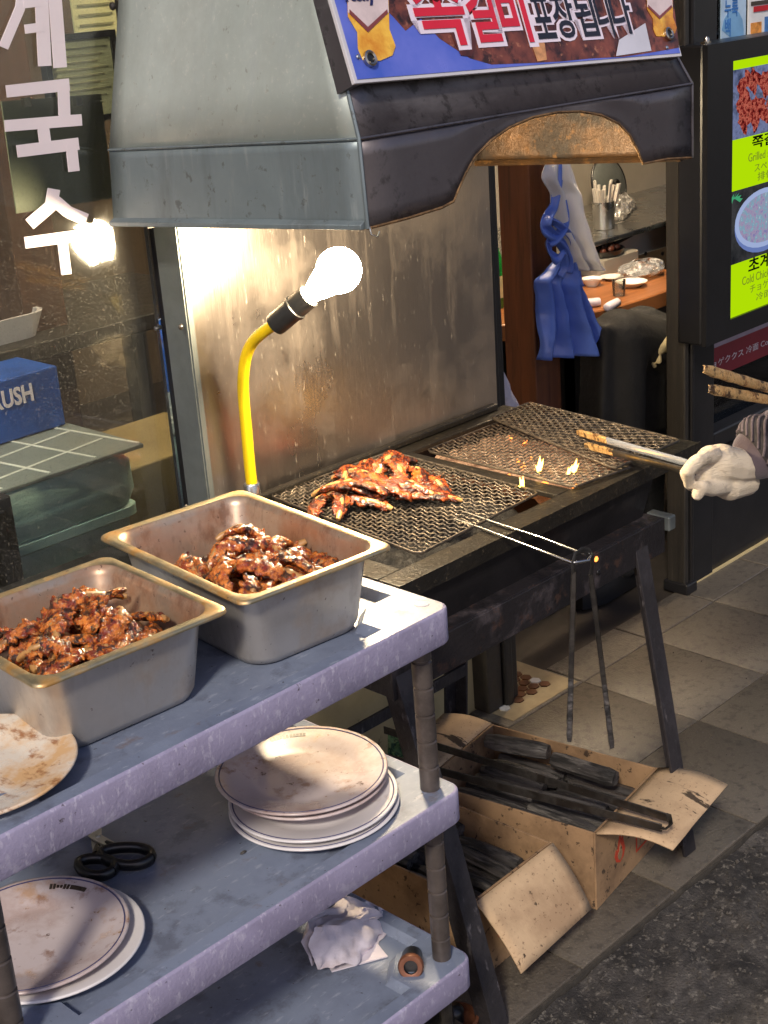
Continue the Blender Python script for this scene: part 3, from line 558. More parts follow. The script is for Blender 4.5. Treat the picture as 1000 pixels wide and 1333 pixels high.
dkb = MB().box((3.80, 2.5, 0.3), (5.1, 2.52, 2.3)).build('screen_wall', mat('dim green curtain', S(40, 48, 42), 0.8, var=0.3, scale=4), smooth=0)
tag(dkb, 'dim green board standing behind the right hand window', 'board')

# lit menu board
MBX = 1.93
mb_ = thing('menu_board', 'black framed lit menu board with yellow green background', 'menu board', (3.45, MBX, 0.70))
bx0 = PY(916, 300, 1.90).x; sx0 = PY(950, 250, 1.905).x
zt = PY(950, 80, 1.905).z; zb = PY(950, 415, 1.905).z
xr = sx0 + 0.62
MB().box((bx0 + 0.012, 1.912, zb - 0.045), (xr + 0.05, 1.981, zt + 0.045)).build('housing', M['black_plastic'], mb_, smooth=0, bevel=0.006)
MB().box((bx0 + 0.012, 1.899, zb - 0.045), (sx0, 1.9115, zt + 0.045)).box((xr, 1.899, zb - 0.045), (xr + 0.05, 1.9115, zt + 0.045)).box((sx0, 1.899, zb - 0.045), (xr, 1.9115, zb)).box((sx0, 1.899, zt), (xr, 1.9115, zt + 0.045)).build('bezel', M['black_plastic'], mb_, smooth=0)
SY = 1.9065
MB().box((sx0, SY, zb), (xr, 1.9115, zt)).build('screen', emat('lit yellow green', S(176, 222, 6), 0.42), mb_, smooth=0)
def scr_mat(name, cols, scale, strength=0.36, rgh=0.7):
    m = bpy.data.materials.new(name); m.use_nodes = True; t = m.node_tree; n = t.nodes; L = t.links; n.clear()
    o = n.new('ShaderNodeOutputMaterial'); e = n.new('ShaderNodeEmission'); e.inputs[1].default_value = strength
    tc = n.new('ShaderNodeTexCoord'); q = n.new('ShaderNodeTexNoise'); q.inputs['Scale'].default_value = scale; q.inputs['Detail'].default_value = 5; q.inputs['Roughness'].default_value = rgh; L.new(tc.outputs['Object'], q.inputs['Vector'])
    r = n.new('ShaderNodeValToRGB'); r.color_ramp.elements.remove(r.color_ramp.elements[0])
    for i, (pos, cc) in enumerate(cols):
        el = r.color_ramp.elements[0] if i == 0 else r.color_ramp.elements.new(pos)
        el.position = pos; el.color = c4(cc)
    L.new(q.outputs[0], r.inputs[0]); L.new(r.outputs[0], e.inputs[0]); L.new(e.outputs[0], o.inputs[0]); return m
def scr_z(py): return PY(952, py, SY).z
pw = 0.50; hx = sx0 + 0.008
za, zb_ = scr_z(92), scr_z(183)
MB().box((hx, SY - 0.002, zb_), (hx + pw, SY - 0.0002, za)).build('photo', scr_mat('photo background', [(0.3, S(40, 48, 70)), (0.5, S(120, 130, 170)), (0.62, S(60, 60, 60)), (0.75, S(180, 190, 220))], 14), mb_, smooth=0)
rnd = random.Random(3); mb = MB()
for k in range(44):
    cx, cz = hx + 0.15 + rnd.gauss(0, 0.085), (za + zb_) / 2 + 0.012 + rnd.gauss(0, 0.055); a = rnd.random() * 3; cx = max(hx + .045, cx); cz = min(za - .03, max(zb_ + .035, cz))
    pts = []
    for i in range(8):
        t = 2 * math.pi * i / 8; dx, dz = 0.034 * math.cos(t), 0.013 * math.sin(t)
        pts.append((cx + dx * math.cos(a) - dz * math.sin(a), SY - 0.0022 - 0.00004 * k, cz + dx * math.sin(a) + dz * math.cos(a)))
    mb.prism(pts, (0, -0.0003, 0))
mb.build('printed_ribs', scr_mat('printed ribs', [(0.36, S(40, 8, 10)), (0.47, S(130, 36, 34)), (0.56, S(206, 110, 90)), (0.62, S(60, 16, 18)), (0.72, S(170, 60, 50))], 90, 0.38), mb_, smooth=0)
zc, zd = scr_z(250), scr_z(345)
MB().box((hx, SY - 0.002, zd), (hx + pw, SY - 0.0002, zc)).build('photo', scr_mat('photo table', [(0.3, S(24, 26, 30)), (0.6, S(64, 64, 66)), (0.8, S(30, 30, 34))], 12), mb_, smooth=0)
def disc(cx, cz, rx, rzz, y, name, m, n=32):
    MB().prism([(cx + rx * math.cos(2 * math.pi * k / n), y, cz + rzz * math.sin(2 * math.pi * k / n)) for k in range(n)], (0, -0.0004, 0)).build(name, m, mb_, smooth=0)
ccx, ccz = hx + 0.15, (zc + zd) / 2 + 0.004
disc(ccx, ccz - 0.008, 0.135, 0.076, SY - 0.0021, 'printed_bowl', emat('bowl rim shade', S(110, 130, 190), 0.36))
disc(ccx, ccz, 0.135, 0.072, SY - 0.0026, 'printed_bowl', emat('bowl rim', S(168, 184, 226), 0.36))
disc(ccx, ccz, 0.118, 0.060, SY - 0.0031, 'printed_noodles', scr_mat('noodles', [(0.3, S(90, 110, 180)), (0.45, S(170, 150, 180)), (0.58, S(120, 170, 190)), (0.7, S(220, 214, 220))], 70, 0.36))
mb = MB()
for k in range(5):
    a = 0.3 + k * 0.4; mb.prism([(hx + 0.002, SY - 0.0022, zc - 0.012 - k * 0.004), (hx + 0.02 + 0.03 * math.cos(a), SY - 0.0022, zc - 0.03 + 0.026 * math.sin(a)), (hx + 0.008 + 0.03 * math.cos(a), SY - 0.0022, zc - 0.036 + 0.022 * math.sin(a))], (0, -0.0003, 0))
mb.build('printed_leaf', emat('leaf green', S(70, 170, 120), 0.36), mb_, smooth=0)
black_e = emat('black print', S(14, 20, 10), 0.3); olive_e = emat('olive print', S(110, 126, 30), 0.5)
def scr_text(body, x, y0p, y1p, w, m, bold=0.0):
    c0 = PY(x, y1p, SY - 0.001)
    put_text('lettering', body, mb_, m, (c0.x, SY - 0.0008, scr_z(y1p) - (0.0)), (1, 0, 0), (0, 0, 1), scr_z(y0p) - scr_z(y1p), w, bold, lift=0.0006)
scr_text('쪽갈비', 979, 184, 201, 0.155, black_e, 0.02)
scr_text('Grilled short ribs', 974, 206, 217, 0.20, olive_e)
scr_text('スペアリブ', 982, 221, 232, 0.15, olive_e)
scr_text('排骨', 986, 234, 245, 0.07, olive_e)
scr_text('초계국수', 974, 344, 364, 0.215, black_e, 0.02)
scr_text('Cold Chicken Noodles', 966, 366, 377, 0.26, olive_e)
scr_text('チョゲグクス', 976, 380, 391, 0.18, olive_e)
scr_text('冷面', 984, 394, 404, 0.07, olive_e)
q = PY(932, 66, 1.905)
MB().lathe([(0.007, 0), (0.007, 0.012), (0.004, 0.016)], 10, (q.x, 1.93, zt + 0.044)).box((q.x - 0.014, 1.925, zt + 0.0445), (q.x + 0.012, 1.937, zt + 0.050)).build('hanger_screw', M['brass'], mb_)

# wall above the doorway and the window (seen only past the hood)
uw = thing('upper_wall', 'dark timber wall over the doorway behind the hood', 'wall', (1.8, 2.05, 1.6))
MB().box((1.60, 2.02, 1.62), (2.19, 2.12, 2.4)).build('board', M['dark_wood'], uw, smooth=0)
MB().box((1.60, 2.02, 0.603), (2.19, 2.12, 1.6195)).build('board', M['dark_wood'], uw, smooth=0)
MB().box((2.316, 2.03, 1.62), (2.990, 2.06, 2.4)).build('board', M['dark_wood'], uw, smooth=0)
MB().box((-1.0, 2.0, 2.405), (5.2, 2.12, 3.4)).build('fascia', M['dark_wood'], uw, smooth=0)

# ------------------------------------------------------------------ extractor hood
hd = thing('extractor_hood', 'sheet steel smoke hood with sooty arched front hanging over the grill', 'hood', (1.76, 1.65, 1.25))
FLb, FLs = V((1.376, 1.400, 1.270)), V((1.373, 1.400, 1.387))
RLb, RLs = V((1.362, 1.955, 1.241)), V((1.372, 1.955, 1.356))
FRb, FRs = V((2.149, 1.400, 1.256)), V((2.148, 1.400, 1.376))
RRb, RRs = V((2.156, 1.898, 1.226)), V((2.156, 1.898, 1.352))
ZT = 2.0
def up_l(p, fy): return V((p.x + 0.25 * (ZT - p.z), p.y + (0.5 * (ZT - p.z) if fy else 0), ZT))
def up_r(p, fy): return V((p.x - 0.25 * (ZT - p.z), p.y + (0.5 * (ZT - p.z) if fy else 0), ZT))
FLt, RLt, FRt, RRt = up_l(FLs, 1), up_l(RLs, 0), up_r(FRs, 1), up_r(RRs, 0)
def sheet(a, b, c, d, nu=14, nv=8, wob=0.002, th=0.002):
    nrm = (b - a).cross(d - a).normalized()
    def fn(u, v):
        p = a.lerp(b, u).lerp(d.lerp(c, u), v)
        e = min(u, 1 - u, v, 1 - v) * 6; e = min(1, e)
        return p + nrm * (wob * e * (n3(p, 4.0) + 0.6 * n3(p, 9.0)))
    return MB().grid(fn, nu, nv)
sheet(RLb, FLb, FLs, RLs).build('side_skirt', M['hood_skirt'], hd, 60, solid=0.0025)
sheet(RLs, FLs, FLt, RLt, wob=0.005).build('side_face', M['hood'], hd, 60, solid=0.0025)
sheet(FRb, RRb, RRs, FRs).build('side_skirt', M['hood_inside'], hd, 60, solid=0.0025)
sheet(FRs, RRs, RRt, FRt).build('side_face', M['hood_inside'], hd, 60, solid=0.0025)
sheet(FLs, FRs, FRt, FLt, 20, 8, 0.004).build('front_face', M['hood_front'], hd, 60, solid=0.0025)
# lip along the bottom of the left skirt, hem and edge seams
o1 = (FLb - RLb)
mb = MB()
for z0, z1, dx in ((-0.001, 0.012, -0.010),):
    mb.prism([RLb + V((0.001, 0, z0)), RLb + V((dx, 0, z0)), RLb + V((dx, 0, z1 - 0.006)), RLb + V((0.001, 0, z1))], FLb - RLb + V((0, 0.002, 0)))
mb.build('bottom_lip', M['hood_skirt'], hd, 30, bevel=0.001)
MB().tube([RLs + V((-0.002, 0, 0)), FLs + V((-0.002, 0, 0))], 0.0022, 6).tube([FLb + V((0, -0.001, 0)), FLs + V((-0.001, -0.001, 0)), FLs.lerp(FLt, 0.9) + V((-0.001, -0.001, 0))], 0.003, 6).build('seam', M['hood_skirt'], hd)
MB().tube([FLs + V((0, -0.002, 0)), FRs + V((0, -0.002, 0))], 0.0022, 6).tube([FRb + V((0.001, -0.001, 0)), FRs + V((0.001, -0.001, 0)), FRs.lerp(FRt, 0.3) + V((0.002, 0, 0))], 0.003, 6).build('seam', M['hood_front'], hd)
# arched front skirt (outline of the cut read off on the front plane y = 1.40)
arch_px = [(480, 296), (530, 284), (575, 270), (590, 262), (597, 245), (606, 225), (618, 204), (638, 183), (662, 166), (692, 153), (725, 146), (755, 145), (782, 150), (805, 161), (820, 177), (830, 196), (837, 213), (868, 207), (900, 201)]
low = [PY(a, b, 1.40) for a, b in arch_px]
low[0] = FLb.copy(); low[-1] = FRb.copy()
mb = MB(); nlow = len(low)
# fill between arch outline and the seam line with a strip of columns
rows = 5; vs = []
for i, p in enumerate(low):
    t = (p.x - FLb.x) / (FRb.x - FLb.x); top = FLs.lerp(FRs, t); top.x = p.x if 0 < i < nlow - 1 else top.x
    for k in range(rows + 1): vs.append(p.lerp(top, k / rows) + V((0, 0.0015 * n3((p.x * 8, k * 0.7, 1)) * (1 if 0 < k < rows else 0), 0)))
fs = []
for i in range(nlow - 1):
    for k in range(rows):
        a = i * (rows + 1) + k; fs.append([a, a + rows + 1, a + rows + 2, a + 1])
mb.add(vs, fs); mb.build('front_skirt', M['hood_front'], hd, 60, solid=0.0025)
MB().tube([p + V((0, -0.0005, 0)) for p in low], 0.0022, 5).build('cut_edge', mat('torn rusty edge', S(120, 92, 60), 0.6, 0.4, var=0.5, scale=60, bump=1.0, bscale=200), hd)
# rear wall of the hood, beam inside the arch
MB().prism([(1.38, 1.893, 1.236), (2.152, 1.893, 1.232), (2.150, 1.893, 1.35), (2.056, 1.893, 1.75), (1.476, 1.893, 1.75), (1.382, 1.893, 1.36)], (0, 0.004, 0)).build('back_wall', M['hood_inside'], hd, smooth=0)
MB().tube([V((2.150, 1.42, 1.254)), V((2.153, 1.892, 1.228))], 0.006, 6).build('hem', M['hood_inside'], hd)
MB().box((2.120, 1.42, 1.262), (2.149, 1.46, 1.275)).build('bracket', M['black_iron'], hd, smooth=0, bevel=0.002)
MB().loft([[FLt, FRt, RRt + V((0, 0.03, 0)), RLt], [V((p.x, p.y, 2.35)) for p in (FLt, FRt, RRt + V((0, 0.03, 0)), RLt)]]).build('duct', M['hood'], hd, smooth=0)
q = PX(148, 8, 1.42); MB().lathe([(0.006, 0), (0.006, 0.004), (0.003, 0.006)], 8, (q.x, q.y, q.z), Matrix.Rotation(rad(-90), 3, 'Y')).build('rivet', M['dark_steel'], hd)
MB().tube([V((1.379, 1.399, 1.272)), V((1.379, 1.396, 1.262)), V((1.388, 1.394, 1.257)), V((1.392, 1.394, 1.264))], 0.0012, 5).build('hook', M['steel'], hd)

# ------------------------------------------------------------------ banner board on the hood
bn = thing('banner_board', 'printed banner board with red and black lettering fixed on the hood', 'sign', (1.75, 1.40, 1.45))
S0, S1 = PY(462, 109, 1.400), PY(888, 73, 1.400)
sr = (S1 - S0).normalized(); sup = V((0.0, 0.36, 1.0)); sup = (sup - sr * sup.dot(sr)).normalized(); sn = sr.cross(sup)   # sn points to the street
if sn.y > 0: sn = -sn
def onS(px, py, lift=0.0):
    d = _ray(px, py); t = ((S0 + sn * lift - CAM).dot(sn)) / d.dot(sn); return CAM + d * t
SWID = (S1 - S0).length
def sbox(u0, u1, v0, v1, l0, l1):
    return [S0 + sr * u + sup * v + sn * l for l in (l0, l1) for u, v in ((u0, v0), (u1, v0), (u1, v1), (u0, v1))]
BOXF = [[3, 2, 1, 0], [4, 5, 6, 7], [0, 1, 5, 4], [1, 2, 6, 5], [2, 3, 7, 6], [3, 0, 4, 7]]
SH = 0.34
MB().add(sbox(0, SWID, 0, SH, -0.006, 0.0), BOXF).build('board', mat('sign edge', S(198, 196, 200), 0.4, var=0.08), bn, smooth=0, bevel=0.0008)
MB().add(sbox(0.006, SWID - 0.004, 0.005, SH - 0.006, 0.0004, 0.0010), BOXF).build('print', mat('printed sky blue', S(66, 92, 190), 0.3, var=0.25, scale=9, base2=S(104, 116, 206)), bn, smooth=0)
meatp = mat('printed grilled ribs', S(60, 28, 22), 0.3, base2=S(140, 74, 54), scale=22, var=0.3, rvar=0.1, dirt=[(S(28, 12, 10), 34, 0.5, 0.62, 0.9), (S(196, 132, 100), 60, 0.6, 0.68, 0.6)])
def sign_poly(name, pts, m, lift, parent=bn):
    return MB().prism([onS(a, b, lift) for a, b in pts], sn * 0.0003).build(name, m, parent, smooth=0)
sign_poly('printed_ribs', [(496, -60), (500, 10), (512, 22), (528, 40), (548, 24), (572, 50), (590, 62), (612, 76), (640, 84), (690, 82), (730, 80), (770, 76), (812, 74), (850, 68), (884, 62), (868, -70)], meatp, 0.0011)
sign_poly('printed_rib', [(585, 40), (600, 72), (614, 74), (622, 50), (606, 20)], mat('printed rib end', S(86, 38, 28), 0.3, var=0.4, scale=40), 0.0020)
sign_poly('printed_rib', [(690, 52), (700, 80), (712, 78), (708, 50)], mat('printed bone', S(196, 140, 92), 0.3, var=0.3, scale=60), 0.0020)
sign_poly('printed_plate', [(802, 73), (806, 52), (840, 30), (848, 66)], mat('printed white plate', S(196, 196, 206), 0.3, var=0.1), 0.0022)
def bottle(cx, cy, k, sgn=0):
    t = lambda pts: [(cx + a * k, cy + b * k) for a, b in pts]
    amber = mat('printed amber bottle', S(206, 126, 20), 0.25, base2=S(240, 190, 70), scale=26, var=0.3, dirt=[(S(120, 56, 8), 14, 0.52, 0.7, 0.7)])
    sign_poly('printed_bottle', t([(-24, -120), (-30, -30), (-28, 20), (-16, 40), (-15, 62), (-9, 76), (14, 77), (30, 70), (34, 58), (26, 36), (24, -30), (10, -120)]), amber, 0.0021)
    sign_poly('printed_label', t([(-29, -60), (-28, 14), (-2, 40), (25, 14), (22, -60)]), mat('printed silver label', S(206, 188, 186), 0.3, var=0.12, scale=30), 0.0026)
    sign_poly('printed_label', t([(-26, 16), (-2, 40), (24, 15), (23, 10), (-2, 33), (-26, 10)]), mat('printed label edge', S(124, 60, 56), 0.3, var=0.1), 0.0031)
bottle(481, 2, 1.0); bottle(860, 0, 0.62)
kb = onS(452, 8, 0.0034)
put_text('lettering', 'Kelly', bn, mat('printed dark blue', S(34, 34, 84), 0.3), kb, sr, sup, 0.026, 0.056, bold=0.03, lift=0.0004)
def sign_text(body, x0, y0, x1, hpx, m, bold, lift):
    a = onS(x0, y0, lift); b = onS(x1, y0 - (x1 - x0) * 0.085, lift); t = onS(x0, y0 - hpx, lift)
    put_text('lettering', body, bn, m, a, sr, sup, (t - a).length, (b - a).length, bold, lift=0.0002)
ink_w = mat('white print', S(226, 214, 226), 0.35, var=0.04); ink_r = mat('red print', S(206, 30, 52), 0.35, var=0.1, scale=10); ink_k = mat('black print', S(26, 24, 34), 0.35, var=0.1)
for body, x0, y0, x1, hp, ink in (('쪽', 552, 62, 616, 88, ink_r), ('갈', 620, 56, 660, 84, ink_r), ('비', 660, 57, 696, 88, ink_r)):
    sign_text(body, x0 - 5, y0 + 7, x1 + 6, hp + 12, ink_w, 0.065, 0.0021); sign_text(body, x0, y0, x1, hp, ink, 0.02, 0.0034)
for body, x0, y0, x1, hp in (('포', 702, 51, 726, 52), ('장', 728, 50, 755, 55), ('됩', 757, 48, 782, 55), ('니', 784, 47, 802, 55), ('다', 803, 45, 828, 55)):
    sign_text(body, x0 - 4, y0 + 5, x1 + 4, hp + 9, ink_w, 0.055, 0.0021); sign_text(body, x0, y0, x1, hp, ink_k, 0.015, 0.0034)
MS = Matrix((sr, sup, sn)).transposed()
for (a, b) in ((482, 76), (871, 44)):
    c = onS(a, b, 0.0042)
    MB().lathe([(0.0062, 0.0), (0.0062, 0.002), (0.0085, 0.0032), (0.0108, 0.002), (0.0112, -0.003)], 20, c, MS, cap=False).build('grommet', M['brass'], bn)
    MB().lathe([(0.0064, -0.002), (0.0064, 0.0004)], 16, c, MS).build('grommet_hole', M['black_paint'], bn)
for (a, b) in ((466, 74), (868, 62)):
    MB().lathe([(0.0035, -0.004), (0.0035, 0.001), (0.002, 0.0022)], 8, onS(a, b, 0.002), MS).build('rivet', M['steel'], bn)
# wooden battens that carry the board off the sloping sheet
for u in (0.0, SWID - 0.02):
    MB().add([S0 + sr * a + sup * v - sn * l for l, v in ((0.006, 0.0), (0.006, 0.33), (0.026, 0.33), (0.040, 0.0)) for a in (u + 0.004, u + 0.016)],
             [[0, 2, 3, 1], [2, 4, 5, 3], [4, 6, 7, 5], [6, 0, 1, 7], [0, 6, 4, 2], [1, 3, 5, 7]]).build('batten', M['hood_front'], bn, smooth=0)

# ------------------------------------------------------------------ gooseneck lamp
lp = thing('work_lamp', 'lit bulb on a yellow sleeved gooseneck clamped behind the grill', 'lamp', tuple(PY(328, 636, 1.862)))
path_px = [(328, 632, 1.862), (325, 605, 1.862), (321, 560, 1.860), (317, 515, 1.856), (317, 490, 1.848), (320, 466, 1.836), (328, 447, 1.820), (342, 433, 1.792), (362, 419, 1.760)]
pts = [PY(a, b, y) for a, b, y in path_px]
sm = []
for i in range(len(pts) - 1):
    p_, a, b, n_ = pts[max(i - 1, 0)], pts[i], pts[i + 1], pts[min(i + 2, len(pts) - 1)]
    for k in range(5):
        t = k / 5; sm.append(0.5 * ((2 * a) + (b - p_) * t + (2 * p_ - 5 * a + 4 * b - n_) * t * t + (3 * a - p_ - 3 * b + n_) * t ** 3))
sm.append(pts[-1])
MB().tube(sm, 0.0098, 14).build('gooseneck', M['yellow'], lp, 60)
s0, s1 = PY(358, 423, 1.762), PY(404, 384, 1.708)
bc_ = PY(441, 352, 1.655); ax = (bc_ - s0).normalized()
def frame_of(axis):
    axis = V(axis).normalized(); u = V((0, 0, 1)) if abs(axis.z) < 0.95 else V((1, 0, 0)); a = u.cross(axis).normalized(); b = axis.cross(a); return Matrix((a, b, axis)).transposed()
FB = frame_of(ax); ls = (s1 - s0).length
MB().lathe([(0.011, -0.004), (0.0185, 0.0), (0.0195, 0.006), (0.0195, ls * 0.55), (0.0215, ls * 0.56), (0.0215, ls * 0.62), (0.0195, ls * 0.64), (0.0195, ls), (0.017, ls + 0.002)], 22, s0, FB).build('socket', M['socket'], lp)
MB().lathe([(0.003, 0.0), (0.003, 0.008)], 8, s0 + FB @ V((0.0195, 0, ls * 0.5)), FB @ Matrix.Rotation(rad(90), 3, 'Y')).build('thumb_screw', M['brass'], lp)
R_ = 0.036; D = (bc_ - s0).length
prof = [(0.0135, ls - 0.004), (0.0140, ls + 0.004), (0.0155, ls + 0.011), (0.019, ls + 0.019)]
base_z = ls + 0.016
for k in range(0, 13):
    a = rad(-42 + (132) * k / 12); prof.append((max(0.0005, R_ * math.cos(a)), D + R_ * math.sin(a)))
MB().lathe(prof, 28, s0, FB).build('bulb', M['bulb'], lp, 60)
cb = PY(328, 634, 1.862)
MB().lathe([(0.0, 0.012), (0.0125, 0.012), (0.0145, 0.009), (0.0145, -0.022)], 20, cb + V((0, 0, -0.004))).build('base_collar', M['steel'], lp)
MB().box((cb.x - 0.02, 1.842, cb.z - 0.05), (cb.x + 0.02, 1.893, cb.z - 0.024)).build('clamp', M['galv'], lp, smooth=0, bevel=0.003)

# ------------------------------------------------------------------ charcoal grill
ZG = 0.735
gr = thing('charcoal_grill', 'long black iron charcoal grill on splayed legs', 'grill', (1.75, 1.6, 0))
GX0, GX1, GYF, GYB = 1.405, 2.205, 1.418, 1.884
def bar(a, b): return MB().box(a, b)
bar((GX0, GYF, ZG - 0.010), (GX1, GYF + 0.045, ZG)).build('top_rail', M['grill_top'], gr, smooth=0, bevel=0.002)
bar((GX0, GYB - 0.045, ZG - 0.010), (GX1, GYB, ZG)).build('top_rail', M['grill_top'], gr, smooth=0, bevel=0.002)
bar((GX0, GYF + 0.0455, ZG - 0.010), (GX0 + 0.05, GYB - 0.0455, ZG)).build('top_rail', M['grill_top'], gr, smooth=0, bevel=0.002)
bar((GX1 - 0.035, GYF + 0.0455, ZG - 0.010), (GX1, GYB - 0.0455, ZG)).build('top_rail', M['grill_top'], gr, smooth=0, bevel=0.002)
bar((1.842, GYF + 0.0455, ZG - 0.010), (1.878, GYB - 0.0455, ZG)).build('cross_bar', M['grill_top'], gr, smooth=0, bevel=0.002)
bar((GX0, GYF - 0.003, ZG - 0.026), (GX1, GYF - 0.0005, ZG + 0.0015)).build('edge_strip', M['grill_top'], gr, smooth=0)
bar((GX0, GYB - 0.016, ZG + 0.0005), (2.17, GYB, ZG + 0.014)).build('back_ledge', M['grill_top'], gr, smooth=0, bevel=0.003)
plan = lambda k, z: [V((x, y, z)) for x, y in ((1.43 + k, 1.436 + k), (2.06 - k, 1.436 + k), (2.175 - 2 * k, 1.56), (2.175 - 2 * k, 1.868 - k), (1.43 + k, 1.868 - k))]
MB().loft([plan(0.006, 0.6325), plan(-0.012, ZG - 0.0105)], cap1=False).build('trough', M['black_iron'], gr, smooth=0, solid=0.004)
MB().box((1.362, 1.404, 0.566), (2.072, 1.409, 0.632)).box((1.362, 1.4095, 0.6255), (2.072, 1.46, 0.632)).build('front_beam', M['beam_iron'], gr, smooth=0, bevel=0.0015)
MB().box((1.362, 1.868, 0.566), (2.072, 1.873, 0.632)).build('back_beam', M['iron_worn'], gr, smooth=0)
for x in (1.362, 2.0665):
    MB().box((x, 1.4075, 0.57), (x + 0.005, 1.8675, 0.622)).build('end_beam', M['iron_worn'], gr, smooth=0)
MB().box((2.0725, 1.395, 0.606), (2.094, 1.445, 0.634)).build('beam_end', M['galv'], gr, smooth=0, bevel=0.003)
def leg(top, foot, w=0.036, t=0.006, sx=1, sy=1):
    top, foot = V(top), V(foot)
    sec = [(0, 0), (w * sx, 0), (w * sx, t * sy), (t * sx, t * sy), (t * sx, w * sy), (0, w * sy)]
    mb = MB().loft([[p + V((a, b, 0)) for a, b in sec] for p in (top, top.lerp(foot, 0.5) + V((0.002, 0, 0)), foot)])
    return mb.build('leg', M['iron_worn'], gr, smooth=0, bevel=0.001)
leg((2.018, 1.4085, 0.625), (2.024, 1.305, 0.001), sx=-1); leg((1.368, 1.4085, 0.625), (1.396, 1.270, 0.001))
leg((2.018, 1.865, 0.625), (2.03, 1.915, 0.001), sx=-1, sy=-1); leg((1.368, 1.865, 0.625), (1.37, 1.915, 0.001), sy=-1)
MB().box((1.372, 1.86, 0.20), (2.02, 1.866, 0.225)).build('cross_bar', M['iron_worn'], gr, smooth=0)
# fire bed: ash over embers
def bed(u, v):
    x = 1.883 + 0.262 * u; y = 1.452 + 0.40 * v
    x = min(x, 2.16); h = 0.684 + 0.010 * n3((x * 28, y * 28, 2)) + 0.007 * n3((x * 70, y * 70, 4)) + (0.012 if x > 1.87 else 0)
    return (x, y, h)
fb = MB().grid(bed, 60, 90).build('fire_bed', M['ember'], gr, 60); fb['kind'] = 'stuff'
def bed1(u, v):
    x = 1.445 + 0.43 * u; y = 1.452 + 0.40 * v
    return (x, y, 0.675 + 0.012 * n3((x * 28, y * 28, 2)) + 0.008 * n3((x * 70, y * 70, 4)))
fb = MB().grid(bed1, 90, 90).build('coal_bed', M['bed_dark'], gr, 60); fb['kind'] = 'stuff'
rnd = random.Random(11); mb = MB()
for k in range(9):
    x = rnd.uniform(1.9, 2.12); y = rnd.uniform(1.50, 1.80); z = 0.702
    R = Euler((rnd.random() * 3, rnd.random() * 3, rnd.random() * 3)).to_matrix(); r = rnd.uniform(0.005, 0.011)
    mb.add([V((x, y, z)) + R @ V(q) * r for q in ((1, 0, 0), (-1, 0, 0), (0, 1.3, 0), (0, -1, 0), (0, 0, 0.8), (0, 0, -0.8))], [[0, 2, 4], [2, 1, 4], [1, 3, 4], [3, 0, 4], [2, 0, 5], [1, 2, 5], [3, 1, 5], [0, 3, 5]])
e = mb.build('ember', M['hot'], gr, smooth=0); e['kind'] = 'stuff'
for (a, b, s_, ti) in ((702, 611, 1.0, 0), (747, 613, 0.9, 18), (680, 632, 0.75, -30), (740, 615, 0.6, 40)):
    c = PZ(a, b, 0.742); f_ = thing('flame', 'small yellow flame licking up through the right hand grates', 'flame', tuple(c), 'small flames in the grates')
    pr = [(0.001, -0.008), (0.0045, -0.003), (0.006, 0.003), (0.0045, 0.010), (0.002, 0.017), (0.0003, 0.024)]
    Rm = Matrix.Rotation(rad(ti), 3, 'Y')
    mb = MB()
    for (ox, oy, ks, lean) in ((0, 0, 1.0, 0.3), (0.006, 0.002, 0.62, 0.8), (-0.005, -0.002, 0.5, -0.6)):
        loops = []
        for r, z in pr:
            loops.append([c + Rm @ (V((ox, oy, 0)) * s_ + V((r * ks * s_ * (1 + 0.5 * n3((a_, z * 90, ox * 300))) * math.cos(a_ * .6283) + lean * max(0, z) * 0.5 * s_, 0.6 * r * ks * s_ * math.sin(a_ * .6283), z * ks * s_ + 0.002 * n3((z * 200, a_, 3))))) for a_ in range(10)])
        mb.loft(loops)
    mb.build('tongue', M['flame'], f_, 60)
for i, (a, b) in enumerate(((777, 728), (780, 745))):
    c = PY(a, b, 1.4005); MB().lathe([(0.0, 0.002), (0.004, 0.0015), (0.0052, 0.0)], 10, (c.x, 1.4018, c.z), Matrix.Rotation(rad(90), 3, 'X')).build('vent_hole', M['hot'] if i == 0 else M['black_paint'], gr)

# ------------------------------------------------------------------ wire grates
def grate(name, label, corners, nx, ny, z, handle=None, amp=0.0019, wr=0.00125, zfn=None):
    a, b, c, d = [V(p) for p in corners]           # front-left, front-right, back-right, back-left
    t = thing(name, label, 'grate', tuple((a + c) / 2 + V((0, 0, z))), 'wire grates on the grill')
    def at(u, v): p = a.lerp(b, u).lerp(d.lerp(c, u), v); p.z = z + (zfn(u, v) if zfn else 0); return p
    mb = MB()
    for i in range(1, nx):
        pts = []
        for k in range(2 * ny + 1): p = at(i / nx + 0.002 * n3((i, k * .3, 3)), k / (2 * ny)); p.z += amp * math.cos(math.pi * (k / 2 - 0.5) + math.pi * i) * (1 if k % 2 == 0 or True else 0); pts.append(p)
        mb.tube(pts, wr, 4, cap=False)
    for j in range(1, ny):
        pts = []
        for k in range(2 * nx + 1): p = at(k / (2 * nx), j / ny + 0.002 * n3((j, k * .3, 7))); p.z -= amp * math.cos(math.pi * (k / 2 - 0.5) + math.pi * j); pts.append(p)
        mb.tube(pts, wr, 4, cap=False)
    mb.build('wire_mesh', M['wire'], t, 70, fix=False)
    fr = [at(u, v) for u, v in ((0.03, 0), (0.97, 0), (1, 0.03), (1, 0.97), (0.97, 1), (0.03, 1), (0, 0.97), (0, 0.03), (0.03, 0))]
    MB().tube(fr, 0.0026, 6).build('rim', M['wire'], t, 60)
    if handle: MB().tube(handle, 0.0027, 8).build('handle', M['handle_wire'], t, 60)
    return t
hz = ZG + 0.006
HE = PZ(770, 721, hz - 0.006); HE2 = PZ(746, 733, hz - 0.006)
hA, hB = PZ(640, 679, hz), PZ(628, 688, hz)
